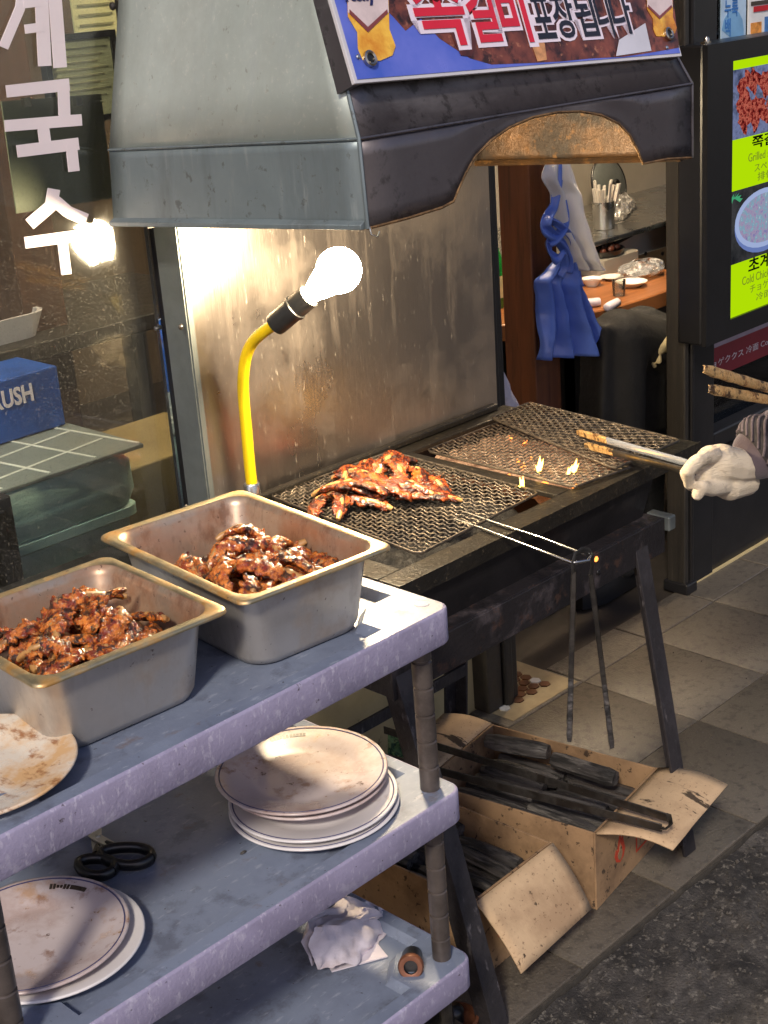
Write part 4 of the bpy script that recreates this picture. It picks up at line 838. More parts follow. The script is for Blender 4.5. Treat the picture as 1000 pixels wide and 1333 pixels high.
h1 = [PZ(606, 667, hz), hA, hA.lerp(HE, 0.5), HE + V((-0.006, 0.012, 0)), HE, HE.lerp(HE2, 0.5) + (HE - hA).normalized() * 0.012, HE2, hB.lerp(HE2, 0.5), hB, PZ(592, 676, hz)]
g1 = grate('wire_grate', 'dark crimped wire grate with a long wire handle, under the ribs', (PZ(545, 722, hz), PZ(703, 641, hz), PZ(508, 588, hz), PZ(350, 645, hz)), 26, 30, hz, h1)
g2 = grate('wire_grate', 'crimped wire grate over the glowing embers', (PZ(748, 634, hz), PZ(822, 608, hz), PZ(664, 545, hz), PZ(555, 587, hz)), 17, 28, hz)
g3 = grate('wire_grate', 'crimped wire grate lying raised on the grate over the embers', (PZ(800, 610, hz + 0.008), PZ(886, 573, hz + 0.008), PZ(690, 528, hz + 0.008), PZ(640, 548, hz + 0.008)), 18, 28, hz + 0.008, zfn=lambda u, v: 0.006 * v)

# ------------------------------------------------------------------ tongs
def tongs(name, label, loop_c, d1, d2, m_arm, m_tip, w=0.0065, tip_from=0.72, ring=None, side=None, m_arm2=None):
    t = thing(name, label, 'tongs', tuple(loop_c))
    lc = V(loop_c)
    for k, dd in enumerate((d1, d2)):
        if k and m_arm2: m_arm = m_arm2
        st, en = V(dd[0]), V(dd[1]); ax = (en - st).normalized(); sd_ = V(side) if side else V((0, 1, 0)); sd_ = (sd_ - ax * sd_.dot(ax)).normalized(); th_ = ax.cross(sd_)
        L_ = (en - st).length
        def sec(f, k1=1.0, k2=1.0):
            p = st.lerp(en, f); return [p + sd_ * (a * w * k1) + th_ * (b * 0.0016 * k2) for a, b in ((-1, -0.3), (-0.7, -1), (0.7, -1), (1, -0.3), (1, 1), (0.75, 0.2), (-0.75, 0.2), (-1, 1))]
        MB().loft([sec(0, 0.8), sec(0.1), sec(tip_from * 0.6), sec(tip_from)]).build('arm', m_arm, t, 40)
        loops = []
        for i in range(9):
            f = tip_from + (1 - tip_from) * i / 8; kk = 1.0 + (0.10 if i % 2 else 0.0) * (1 if i > 2 else 0); kk *= 0.75 if i == 8 else 1
            loops.append(sec(f, kk, 1.3 + (0.5 if i % 2 else 0)))
        MB().loft(loops).build('tip', m_tip, t, 40)
    if ring: MB().tube(ring, 0.0052, 8, flat=0.28, up=(0, 1, 0)).build('spring_loop', m_arm, t, 60)
    return t
ty = 1.262
L0, R0 = PY(747, 745, ty), PY(769, 748, ty + 0.004)
rc = PY(760, 722, ty)
ring = [L0, PY(746, 733, ty), PY(749, 722, ty), PY(757, 716, ty), PY(766, 717, ty + 0.003), PY(772, 726, ty + 0.004), PY(771, 737, ty + 0.004), R0]
tongs('hanging_tongs', 'steel tongs hung by their spring loop on the grate handle', rc, (L0, PY(741, 966, ty)), (R0, PY(797, 974, ty)), M['dark_steel'], M['coal'], 0.0042, 0.62, ring, side=(0.7, -0.7, 0))
gh = PY(905, 612, 1.215)
tp1, tp2 = PZ(752, 563, ZG + 0.030), PZ(762, 580, ZG + 0.018)
ga, gb = PY(906, 606, 1.215), PY(906, 617, 1.212)
tongs('cooking_tongs', 'shiny steel tongs gripped in the white glove, tips on the grate', gh, (ga, tp1), (gb, tp2), M['tong_steel'], M['tip_char'], 0.0062, 0.72, side=(0, 0.2, 1), m_arm2=M['dark_steel'])
y2 = 1.10
ta, tb_ = PY(916, 480, y2), PY(923, 506, y2)
e1, e2 = PY(1035, 515, y2), PY(1035, 527, y2 - 0.004)
ta_end = e1 + (e1 - ta) * 0.55; tb_end = e2 + (e2 - tb_) * 0.5
tongs('greasy_tongs', 'greasy burnt tongs held out open above the white glove', ta_end, (ta_end, ta), (tb_end, tb_), M['tong_steel'], M['tip_char'], 0.0072, 0.55, side=(0, 0.2, 1))

# ------------------------------------------------------------------ service cart
CX0, CX1, CY0, CY1 = 0.555, 1.285, 1.200, 1.625
TIERS = (0.807, 0.533, 0.252)
ct = thing('service_cart', 'scuffed grey plastic three tier service cart', 'cart', (0.92, 1.41, 0))
def tray(zt):
    cx, cy, w, d = (CX0 + CX1) / 2, (CY0 + CY1) / 2, CX1 - CX0, CY1 - CY0
    n = 8; H_ = 0.050
    o0 = rrect(cx, cy, w - 0.004, d - 0.004, 0.020, zt - H_, n); o1 = rrect(cx, cy, w, d, 0.021, zt - H_ + 0.003, n)
    o2 = rrect(cx, cy, w, d, 0.021, zt - 0.0035, n); o3 = rrect(cx, cy, w - 0.002, d - 0.002, 0.021, zt - 0.0010, n); o4 = rrect(cx, cy, w - 0.007, d - 0.007, 0.020, zt, n)
    def inner(off, z):
        rx, ry, pa, pb = w / 2 - 0.024 - off, d / 2 - 0.024 - off, 0.085, 0.065
        pts = []
        for k, (sx, sy) in enumerate(((1, 1), (-1, 1), (-1, -1), (1, -1))):
            # walk the notch counter-clockwise
            a = V((sx * rx, sy * (ry - pb))); b_ = V((sx * (rx - pa * 0.55), sy * (ry - pb))); c_ = V((sx * (rx - pa), sy * (ry - pb * 0.55))); d_ = V((sx * (rx - pa), sy * ry))
            path = [a, a.lerp(b_, 0.5), b_, b_.lerp(c_, 0.33), b_.lerp(c_, 0.67), c_, c_.lerp(d_, 0.4), c_.lerp(d_, 0.8), d_]
            if sx * sy < 0: path = path[::-1]
            pts += [V((cx + q.x, cy + q.y, z)) for q in path]
        return pts
    i0, i1, i2 = inner(0, zt), inner(0.002, zt - 0.002), inner(0.008, zt - 0.013)
    top = MB().loft([o4, i0, i1, i2], cap0=False, cap1=True)
    sh = top.build('shelf', M['cart'], ct, 35)
    MB().loft([o4, o3, o2, o1, o0], cap0=False, cap1=True).build('edge', M['cart_edge_neon'], sh, 50)
    return sh
for z in TIERS: tray(z)
# pale round plug in the visible corner of the top tray
q = PZ(549, 786, TIERS[0])
MB().lathe([(0.0, 0.0022), (0.008, 0.002), (0.0105, 0.0005), (0.0105, -0.002)], 20, (q.x, q.y, TIERS[0])).build('corner_plug', M['plate_clean'], ct)
def post(x, y, z0, z1):
    prof = [(0.0125, z0)]; z = z0
    k = 0
    while z < z1 - 0.02:
        z += 0.040; k += 1
        if z > z1 - 0.006: break
        prof += [(0.0138, z - 0.0025), (0.0118, z - 0.0012), (0.0118, z + 0.0012), (0.0138, z + 0.0025)]
    prof += [(0.0138, z1)]
    prof[0] = (0.0138, z0)
    MB().lathe(prof, 18, (x, y, 0)).build('post', M['post'], ct, 30)
for x in (CX0 + 0.035, CX1 - 0.030):
    for y in (CY0 + 0.036, CY1 - 0.036):
        post(x, y, TIERS[1] - 0.004, TIERS[0] - 0.049); post(x, y, TIERS[2] - 0.004, TIERS[1] - 0.049)
        c = thing_part = MB().lathe([(0.010, 0.205), (0.010, 0.10)], 10, (x, y, 0)).box((x - 0.02, y - 0.012, 0.085), (x - 0.015, y + 0.03, 0.12)).box((x + 0.015, y - 0.012, 0.085), (x + 0.02, y + 0.03, 0.12)).box((x - 0.02, y - 0.014, 0.1205), (x + 0.02, y + 0.03, 0.127)).build('caster', M['dark_steel'], ct, 30)
        MB().lathe([(0.02, -0.013), (0.047, -0.013), (0.05, -0.009), (0.05, 0.009), (0.047, 0.013), (0.02, 0.013)], 24, (x, y + 0.012, 0.0505), Matrix.Rotation(rad(90), 3, 'Y')).build('wheel', M['black_plastic'], c, 30)

# ------------------------------------------------------------------ steel pans with ribs
def pan(name, label, cx, cy, w, d, z, h, rot):
    t = thing(name, label, 'pan', (cx, cy, z), 'food pans on the cart')
    def lp_(sw, r, zz, n=8): return rrect(cx, cy, w - sw, d - sw, r, z + zz, n, rot)
    th = 0.0012
    outer = [lp_(0.085, 0.030, 0.0), lp_(0.066, 0.034, 0.003), lp_(0.056, 0.036, 0.013), lp_(0.034, 0.034, h - 0.012), lp_(0.030, 0.032, h - 0.006), lp_(0.022, 0.028, h - 0.003)]
    inner = [lp_(0.024, 0.028, h - 0.001), lp_(0.031, 0.031, h - 0.005), lp_(0.036, 0.033, h - 0.012), lp_(0.058, 0.035, 0.014), lp_(0.068, 0.033, 0.0045), lp_(0.087, 0.029, 0.0016)]
    MB().loft(outer, cap1=False).build('body', M['pan'], t, 60)
    MB().loft([outer[-1]] + inner, cap0=False).build('lining', M['pan_in'], t, 60)
    rim = [lp_(0.020, 0.026, h - 0.0035), lp_(0.002, 0.016, h - 0.0035), lp_(0.0, 0.016, h - 0.0055), lp_(-0.002, 0.016, h - 0.0045), lp_(-0.001, 0.016, h - 0.0015), lp_(0.004, 0.016, h), lp_(0.021, 0.026, h + 0.0004), lp_(0.026, 0.029, h - 0.0012)]
    MB().loft(rim, cap0=False, cap1=False).build('rim', M['pan_rim'], t, 60)
    return t
PZ0 = TIERS[0] - 0.0128
pan('steel_pan', 'deep stainless pan of ribs standing by the gooseneck lamp', 1.116, 1.413, 0.236, 0.340, PZ0, 0.113, -5.5)
pan('steel_pan', 'deep stainless pan of ribs with its rim over the dirty plate', 0.845, 1.398, 0.256, 0.268, PZ0, 0.113, -3.5)
def rib_proto(k, m, fire=False):
    rnd = random.Random(100 + k); L_ = rnd.uniform(0.095, 0.125) if fire else rnd.uniform(0.062, 0.092); bend = rnd.uniform(0.004, 0.026) if fire else rnd.uniform(-0.010, 0.024); loops = []
    N = 38; nn = 22
    wob = rnd.random() * 50; flare = rnd.uniform(-0.6, 0.6); tw = rnd.uniform(-1.2, 1.2) * (0.6 if fire else 1); w0 = rnd.uniform(0.011, 0.015); cup = rnd.uniform(-0.5, 0.5); curve = rnd.uniform(-0.012, 0.012)
    for i in range(N):
        t = i / (N - 1); x = (t - 0.5) * L_; zc = bend * (1 - (2 * t - 1) ** 2); yc = curve * (1 - (2 * t - 1) ** 2)
        env = min(1, 0.45 + 5.5 * t, 0.45 + 5.5 * (1 - t))
        wl = w0 * (1 + flare * (t - 0.5) + 0.75 * n3((t * 9 + wob, 1, 1)) + 0.4 * n3((t * 24 + wob, 8, 1))) * env
        wr_ = w0 * (1 - flare * (t - 0.5) + 0.75 * n3((t * 9 + wob, 4, 7)) + 0.4 * n3((t * 24 + wob, 3, 9))) * env
        hh = (0.0048 + 0.002 * n3((t * 6 + wob, 5, 2))) * (0.6 + 0.4 * env)
        ct_, st_ = math.cos(tw * (t - 0.5)), math.sin(tw * (t - 0.5)); l = []
        for j in range(nn):
            a = 2 * math.pi * j / nn; ca, sa = math.cos(a), math.sin(a)
            c_ = (abs(ca) ** 0.8) * (1 if ca > 0 else -1); y_ = c_ * (wr_ if ca > 0 else wl)
            z_ = hh * sa * (1 if sa < 0 else 1 + 0.55 * math.exp(-(c_ * 2.6) ** 2)) + cup * 30 * y_ * y_
            p = V((x, yc + y_ * ct_ - z_ * st_, zc + y_ * st_ + z_ * ct_))
            q = V((p.x * (40 if fire else 62) + wob, p.y * 90, p.z * 90))
            dsp = 0.0030 * n3(q) + 0.0040 * (0.3 - abs(n3(q * 1.8 + V((3, 7, 1))))) + 0.0020 * n3(q * 4.0)
            l.append(p + V((dsp * 0.8 * n3(q + V((9, 9, 9))), ca * dsp, sa * dsp)))
        loops.append(l)
    o = MB().loft(loops).build('grilled_rib', m, None, 80)
    e = -1 if k % 2 else 1; pts = []
    for i in range(7):
        t = 0.5 + e * (0.10 + 0.47 * i / 6); pts.append(V(((t - 0.5) * L_, curve * (1 - (2 * t - 1) ** 2) + 0.001, bend * (1 - (2 * t - 1) ** 2) + 0.0048 - 0.0006 * i)))
    MB().tube(pts, [0.003, 0.0046, 0.0046, 0.0042, 0.0044, 0.0056, 0.0042], 9, flat=0.85).build('bone', M['bone'], o, 60)
    tag(o, 'x', 'rib'); return o
protos = [rib_proto(k, M['meat']) for k in range(10)]; protosF = [rib_proto(20 + k, M['meat_fresh'], True) for k in range(8)]
used = set()
def place_rib(pool, k, loc, rot, scale, label, group):
    o = pool[k % len(pool)]; m = Matrix.Translation(V(loc)) @ Euler(rot).to_matrix().to_4x4() @ Matrix.Diagonal((scale, scale, scale, 1))
    if o.name not in used:
        used.add(o.name); o.matrix_world = m; o['label'] = label; o['group'] = group; return o
    return copy_tree(o, m, label, group)
rnd = random.Random(5)
def heap(cx, cy, sx, sy, rot, z0, layers, label, group, pcx, pcy, hw, hl):
    k = 0
    for li, (n, spread, dz) in enumerate(layers):
        for i in range(n):
            a = i * 2.39996 + li * 1.1; r = math.sqrt((i + 0.5) / n) * spread
            q = rz(rot) @ V((r * math.cos(a) * sx, r * math.sin(a) * sy, 0))
            yaw = rnd.uniform(0, 6.28); dzz = dz / 0.11; hx_, hy_ = hw * (0.80 + 0.16 * dzz), hl * (0.84 + 0.14 * dzz); u_ = rz(-rot) @ q
            mx_, my_ = hx_ - 0.052 * abs(math.cos(yaw)) - 0.020 * abs(math.sin(yaw)), hy_ - 0.052 * abs(math.sin(yaw)) - 0.020 * abs(math.cos(yaw))
            q = rz(rot) @ V((max(-mx_ - cx + pcx, min(mx_ - cx + pcx, u_.x)), max(-my_ - cy + pcy, min(my_ - cy + pcy, u_.y)), 0))
            place_rib(protos, rnd.randrange(99), (cx + q.x, cy + q.y, z0 + dz + rnd.uniform(-0.003, 0.006)),
                      (rnd.uniform(-0.9, 0.9), rnd.uniform(-0.34, 0.34), yaw + rad(rot)), rnd.uniform(0.82, 1.05), label, group)
zb_pan = PZ0 + 0.010
heap(1.116, 1.385, 0.105, 0.125, -5, zb_pan, [(14, 1.0, 0.006), (14, 1.0, 0.022), (13, 1.0, 0.038), (12, 0.95, 0.052), (11, 0.85, 0.065), (8, 0.68, 0.077), (4, 0.45, 0.087)], 'glossy brown grilled rib heaped in the pan beside the gooseneck lamp', 'ribs in the pan by the lamp', 1.116, 1.413, 0.118, 0.170)
heap(0.842, 1.382, 0.11, 0.11, -3, zb_pan, [(14, 1.0, 0.006), (14, 1.0, 0.022), (13, 1.0, 0.040), (12, 0.95, 0.056), (11, 0.86, 0.071), (8, 0.68, 0.085), (4, 0.45, 0.096)], 'dark glazed grilled rib heaped in the pan above the dirty plate', 'ribs in the pan above the plate', 0.845, 1.398, 0.128, 0.134)
# ribs on the fire, traced from the pile
for k, (a, b, ang, h_, s_) in enumerate(((418, 662, 20, 0, 0.9), (438, 664, 38, 1, 0.95), (455, 650, 96, 2, 1.1), (470, 660, 104, 0, 1.0), (485, 650, 100, 4, 1.15), (500, 640, 96, 6, 1.15), (462, 636, 62, 5, 1.05), (448, 630, 30, 3, 0.95), (480, 620, 24, 6, 1.1), (505, 612, 12, 7, 1.1), (528, 618, 20, 6, 1.0),
                                         (520, 640, 110, 3, 1.1), (540, 650, 118, 1, 1.0), (556, 652, 112, 0, 0.85), (540, 634, 40, 6, 1.0), (565, 640, 60, 0, 0.85), (492, 632, 70, 12, 1.0), (515, 626, 50, 12, 1.0), (472, 646, 88, 10, 0.95), (530, 644, 96, 9, 0.9))):
    p = PZ(a, b, hz + 0.006 + h_ * 0.001)
    place_rib(protosF, k, (p.x, p.y, hz + 0.010 + h_ * 0.0016), (rnd.uniform(-0.35, 0.35), rnd.uniform(-0.1, 0.1), rad(ang + 15)), s_, 'shiny red brown rib piled on the wire grate over the fire', 'ribs cooking on the grate')

# ------------------------------------------------------------------ plates
def plate(label, cx, cy, z, r, m, tiltx=0.0, tilty=0.0, line=True, lettering=False, group='stoneware plates on the cart', lang=60):
    t = thing('dinner_plate', label, 'plate', (cx, cy, z), group)
    R = Euler((rad(tiltx), rad(tilty), 0)).to_matrix()
    prof = [(0.0005, 0.003), (0.50 * r, 0.003), (0.53 * r, 0.0), (0.57 * r, 0.0), (0.60 * r, 0.004), (0.80 * r, 0.010), (0.985 * r, 0.0165), (r, 0.0185), (0.992 * r, 0.0205), (0.975 * r, 0.0205), (0.80 * r, 0.0150), (0.66 * r, 0.0105), (0.58 * r, 0.0072), (0.50 * r, 0.0064), (0.0005, 0.006)]
    MB().lathe(prof, 64, (cx, cy, z), R, cap=False).build('dish', m, t, 70)
    if line: MB().lathe([(0.940 * r, 0.0197), (0.944 * r, 0.0203), (0.954 * r, 0.0205), (0.957 * r, 0.0199)], 64, (cx, cy, z), R, cap=False).build('rim_line', M['blueline'], t, 70)
    if lettering:
        mb = MB(); rr = random.Random(2)
        for k in range(11):
            a = rad(lang - k * 2.7); rad_ = 0.84 * r; hgt = rr.uniform(0.004, 0.008) if k < 6 else 0.006
            for q in range(2 if k < 6 else 1):
                aa = a + q * 0.018; c = V((math.cos(aa), math.sin(aa), 0)); s_ = V((-c.y, c.x, 0)); wd = 0.0008 if k < 6 else 0.0022
                base = [c * (rad_ - hgt / 2) - s_ * wd, c * (rad_ - hgt / 2) + s_ * wd, c * (rad_ + hgt / 2) + s_ * wd, c * (rad_ + hgt / 2) - s_ * wd]
                zz = lambda p: 0.0150 + (p.length - 0.80 * r) * (0.0055 / (0.175 * r))
                mb.prism([V((cx, cy, z)) + R @ V((p.x, p.y, zz(p) + 0.0001)) for p in base], R @ V((0, 0, 0.0004)))
        mb.build('maker_mark', M['print_dark'], t, smooth=0)
    return t
zs2 = TIERS[1] - 0.0132
c1 = PZ(409, 1043, zs2 + 0.02)
plate('white plate at the bottom of the four plate stack', c1.x, c1.y, zs2, 0.117, M['plate_clean'])
plate('white plate second from the bottom of the four plate stack', c1.x + 0.002, c1.y + 0.003, zs2 + 0.0095, 0.116, M['plate_clean'])
c2 = PZ(394, 1008, zs2 + 0.045)
plate('rimless brown stained plate under the top of the four plate stack', c2.x + 0.006, c2.y - 0.002, zs2 + 0.0225, 0.112, M['plate'], 0, 0, False)
plate('sauce stained plate with a blue line, top of the four plate stack', c2.x, c2.y + 0.002, zs2 + 0.0345, 0.119, M['plate'], 0.6, 1.0, True, True, lang=72)
c3 = PZ(58, 1224, zs2 + 0.02)
plate('plain plate under the stained one beside the scissors', c3.x + 0.004, c3.y - 0.002, zs2, 0.115, M['plate_clean'], line=False)
plate('sauce stained blue lined plate lying on another beside the scissors', c3.x - 0.006, c3.y + 0.010, zs2 + 0.0115, 0.113, M['plate'], 0.5, 0, True, True, lang=44)
c4_ = PZ(-40, 1000, TIERS[0] + 0.01)
plate('yellow smeared plate on the top shelf under the pan rim', c4_.x, c4_.y, PZ0 + 0.006, 0.117, M['plate_dirty'], line=False)

# ------------------------------------------------------------------ scissors, tissue, pipe end
sci = thing('kitchen_scissors', 'black handled kitchen scissors lying on the middle shelf', 'scissors', tuple(PZ(140, 1115, zs2)))
zz = zs2 + 0.010
def hoop(c, rx, ry, ang, name):
    pts = []
    for k in range(25):
        a = 2 * math.pi * k / 24; q = rz(ang) @ V((rx * math.cos(a), ry * math.sin(a) * (1 + 0.18 * math.cos(a)), 0)); pts.append(V((c.x + q.x, c.y + q.y, zz)))
    MB().tube(pts, 0.0062, 8, flat=1.35, cap=False).build(name, M['black_plastic'], sci, 60)
ca, cbb = PZ(164, 1114, zz), PZ(125, 1128, zz)
hoop(ca, 0.036, 0.020, -62, 'handle'); hoop(cbb, 0.027, 0.018, -75, 'handle')
pv = PZ(128, 1090, zz)
for c_, off in ((ca, 0.006), (cbb, -0.006)):
    st_ = pv + (c_ - pv) * 0.45; tip = pv + (pv - c_).normalized() * 0.10; side = V((-(tip - st_).y, (tip - st_).x, 0)).normalized()
    zo = 0.0015 if off > 0 else -0.0015
    MB().prism([V((p.x, p.y, zz + zo)) for p in (st_ - side * 0.006, st_ + side * 0.006, pv + side * 0.010, tip + side * 0.001, tip - side * 0.001, pv - side * 0.004)], (0, 0, 0.0014)).build('blade', M['steel'], sci, smooth=0)
    MB().tube([pv + (c_ - pv) * 0.30, pv + (c_ - pv) * 0.62], [0.004, 0.0075], 8).build('shank', M['black_plastic'], sci, 60)
MB().lathe([(0.004, -0.004), (0.004, 0.0045), (0.002, 0.0055)], 12, pv).build('pivot', M['steel'], sci)

zs3 = TIERS[2] - 0.013
tis = thing('crumpled_tissue', 'crumpled white paper tissue lying on the bottom shelf', 'tissue', tuple(PZ(455, 1250, zs3)))
rows_px = [  # left and right outline of the crumple from base to top, with height
    ((412, 1262), (508, 1244), 0.000), ((406, 1246), (510, 1226), 0.016), ((404, 1226), (508, 1210), 0.028), ((410, 1206), (490, 1196), 0.040), ((452, 1192), (502, 1190), 0.052), ((462, 1180), (500, 1184), 0.060)]
def crumple(u, v):
    f = v * 5; k = min(4, int(f)); t = f - k
    a, b = rows_px[k], rows_px[k + 1]; h_ = a[2] * (1 - t) + b[2] * t
    l = V(a[0]).lerp(V(b[0]), t); r = V(a[1]).lerp(V(b[1]), t); p = l.lerp(r, u)
    yb = PZ(458, 1254, zs3).y + 0.010 + 0.03 * v
    q = PY(p.x, p.y, yb - 0.024 * math.sin(math.pi * u) * (1 - 0.4 * v)); q.y += 0.010 * n3((u * 5, v * 4, 2)) + 0.005 * n3((u * 13, v * 11, 2)); q.z = max(zs3 + 0.001, q.z + 0.004 * n3((u * 7, v * 9, 6))); return q
def crumple_back(u, v):
    q = V(crumple(1 - u, v)); q.y += 0.012 + 0.036 * math.sin(math.pi * u) + 0.008 * n3((u * 6, v * 5, 12)); return q
MB().grid(crumple, 26, 22).grid(crumple_back, 26, 22).build('sheet', M['tissue'], tis, 50)
MB().prism([PZ(432, 1266, zs3 + 0.0015), PZ(505, 1246, zs3 + 0.0015), PZ(480, 1215, zs3 + 0.0015), PZ(415, 1235, zs3 + 0.0015)], (0, 0, 0.002)).build('fold', M['tissue'], tis, smooth=0)
pe = thing('pipe_end', 'short black pipe with a copper brown collar on the bottom shelf', 'pipe', tuple(PZ(545, 1280, zs3)))
pc = PZ(535, 1258, zs3 + 0.023); pax = (V((0.0, 0, CAM_H)) - V((pc.x, pc.y, CAM_H - 0.62))).normalized(); pax = V((-0.62, -0.55, 0.30)).normalized()
FP = frame_of(pax)
MB().lathe([(0.010, 0.0055), (0.012, 0.006), (0.0165, 0.006), (0.0185, 0.003), (0.0185, -0.004), (0.0165, -0.008)], 26, pc, FP, cap=False).build('collar', M['copper'], pe, 50)
MB().lathe([(0.012, 0.0055), (0.0105, 0.002), (0.0105, -0.004), (0.0005, -0.004)], 24, pc, FP, cap=False).lathe([(0.0165, -0.006), (0.0155, -0.045), (0.0005, -0.047)], 24, pc, FP, cap=False).build('pipe', M['black_plastic'], pe, 50)
cl = thing('clay_dish', 'brown clay dish with a dark knob on the ground by the cart', 'dish', tuple(PZ(597, 1325, 0.0)))
cc_ = PZ(594, 1330, 0.01)
MB().lathe([(0.03, 0.0), (0.036, 0.006), (0.037, 0.020), (0.033, 0.022), (0.030, 0.012), (0.0005, 0.010)], 28, (cc_.x, cc_.y, 0.0), cap=False).build('bowl', M['copper'], cl, 50)
MB().lathe([(0.016, 0.009), (0.017, 0.030), (0.012, 0.038), (0.0005, 0.040)], 20, (cc_.x, cc_.y + 0.004, 0.0)).build('knob', M['black_plastic'], cl, 50)
for (a, b) in ((317, 1110), (392, 1094)):
    c = PZ(a, b, zs2 + 0.001); o = MB().ball((c.x, c.y, zs2 + 0.0015), (0.0055, 0.003, 0.0018), 8, 5).build('crumb', M['coal'], None, 60); tag(o, 'black burnt crumb lying on the middle shelf of the cart', 'crumb', 'crumbs on the middle shelf')

# ------------------------------------------------------------------ charcoal boxes
def carton(name, label, c, w, d, h, rot, flaps, print_side=False):
    t = thing(name, label, 'carton', (c[0], c[1], 0.0), 'charcoal cartons under the grill')
    c = V((c[0], c[1], 0)); R = rz(rot); th = 0.004
    def P(x, y, z): q = R @ V((x, y, 0)); return c + V((q.x, q.y, z))
    def panel(name_, pts, nrm, m=M['card']):
        return MB().prism(pts, nrm * th).build(name_, m, t, smooth=0, bevel=0.0006)
    X, Y = R @ V((1, 0, 0)), R @ V((0, 1, 0))
    hw, hd_ = w / 2, d / 2
    fr_ = panel('wall', [P(-hw, -hd_, 0.001), P(hw, -hd_, 0.001), P(hw, -hd_, h), P(-hw, -hd_, h)], Y)
    panel('wall', [P(-hw, hd_, 0.001), P(hw, hd_, 0.001), P(hw, hd_, h), P(-hw, hd_, h)], -Y)
    panel('wall', [P(-hw, -hd_ + th + .0003, 0.001), P(-hw, hd_ - th - .0003, 0.001), P(-hw, hd_ - th - .0003, h - 0.001), P(-hw, -hd_ + th + .0003, h - 0.001)], X)
    panel('wall', [P(hw, -hd_ + th + .0003, 0.001), P(hw, hd_ - th - .0003, 0.001), P(hw, hd_ - th - .0003, h - 0.001), P(hw, -hd_ + th + .0003, h - 0.001)], -X)
    MB().prism([P(-hw + th, -hd_ + th, 0.0015), P(hw - th, -hd_ + th, 0.0015), P(hw - th, hd_ - th, 0.0015), P(-hw + th, hd_ - th, 0.0015)], (0, 0, 0.004)).build('bottom', M['card'], t, smooth=0)
    for (edge, pts, m, bend) in flaps:
        e0, e1 = edge; f0, f1 = pts
        e0, e1, f0, f1 = P(*e0), P(*e1), P(*f0), P(*f1)
        nr = (e1 - e0).cross(f0 - e0).normalized()
        if nr.z < 0: nr = -nr
        def fn(u, v):
            p = e0.lerp(e1, u).lerp(f0.lerp(f1, u), v)
            return p + nr * (bend * math.sin(math.pi * v) + 0.003 * n3(p, 14) * v)
        MB().grid(fn, 10, 8).build('flap', m, t, 50, solid=0.0035)
    if print_side:   # red flame mark and boxed print on the street side
        def onf(x, z): return P(x, -hd_ - 0.0006, z)
        k = hw * 0.4; fl = [(0, 0.028), (-0.012, 0.036), (-0.017, 0.050), (-0.012, 0.062), (-0.008, 0.056), (-0.004, 0.074), (0.002, 0.088), (0.005, 0.072), (0.010, 0.078), (0.014, 0.060), (0.017, 0.048), (0.012, 0.034)]
        MB().prism([onf(a * 1.2 - 0.035, z + 0.020) for a, z in fl], -Y * 0.0005).build('flame_mark', M['red_print'], t, smooth=0)
        MB().prism([P(a * 0.55 - 0.035, -hd_ - 0.0012, z * 0.6 + 0.036) for a, z in fl], -Y * 0.0004).build('flame_mark', M['card'], t, smooth=0)
        for (x0_, x1_, z0_, z1_) in ((0.03, 0.10, 0.03, 0.034), (0.03, 0.10, 0.10, 0.104), (0.03, 0.034, 0.034, 0.10), (0.096, 0.10, 0.034, 0.10), (0.045, 0.085, 0.05, 0.058), (0.045, 0.085, 0.066, 0.074), (0.045, 0.075, 0.082, 0.090)):
            MB().prism([onf(x0_, z0_), onf(x1_, z0_), onf(x1_, z1_), onf(x0_, z1_)], -Y * 0.0005).build('red_mark', M['red_print'], t, smooth=0)
    return t, P
A_ = carton('charcoal_box', 'open cardboard box of charcoal with long tongs lying across it', (1.853, 1.535), 0.250, 0.360, 0.160, 9,
    [(((0.125, -0.182, 0.159), (-0.125, -0.182, 0.159)), ((0.120, -0.320, 0.166), (-0.095, -0.312, 0.150)), M['card_pale'], 0.012),
     (((-0.125, 0.182, 0.159), (0.125, 0.182, 0.159)), ((-0.125, 0.29, 0.15), (0.115, 0.29, 0.158)), M['card_pale'], 0.008)], True)
B_ = carton('charcoal_box', 'open cardboard box of charcoal with its front flap hanging down', (1.578, 1.555), 0.212, 0.356, 0.160, 2,
    [(((0.106, -0.180, 0.159), (-0.106, -0.180, 0.159)), ((0.100, -0.262, 0.062), (-0.106, -0.268, 0.060)), M['card_pale'], 0.006)], True)
coal_meshes = []
for k in range(5):
    rr = random.Random(50 + k); L_ = 0.15; loops = []
    for i in range(8):
        t = i / 7; y = (t - 0.5) * L_; l = []
        for j in range(7):
            a = 2 * math.pi * j / 7; r = 0.0165 * (1 + 0.16 * n3((math.cos(a) * 2 + k * 9, t * 2.5, math.sin(a) * 2))) * (0.82 if i in (0, 7) else 1)
            l.append((r * math.cos(a), y + 0.003 * n3((j, i, k)), r * math.sin(a) * 0.9))
        loops.append(l)
    mb = MB().loft(loops); coal_meshes.append(mb.mesh('charcoal_stick', M['coal'], 28))
def coal(P, x, y, z, rot, sc_, label, group, pitch=0.0):
    o = bpy.data.objects.new('charcoal_stick', random.choice(coal_meshes)); col.objects.link(o)
    o.location = P(x, y, z); o.rotation_euler = (rad(pitch), random.uniform(0, 6.28) * 0.0 + random.choice((0, 2.1, 4.2)), rad(rot)); o.scale = (sc_, random.uniform(0.85, 1.05), sc_); tag(o, label, 'charcoal', group)
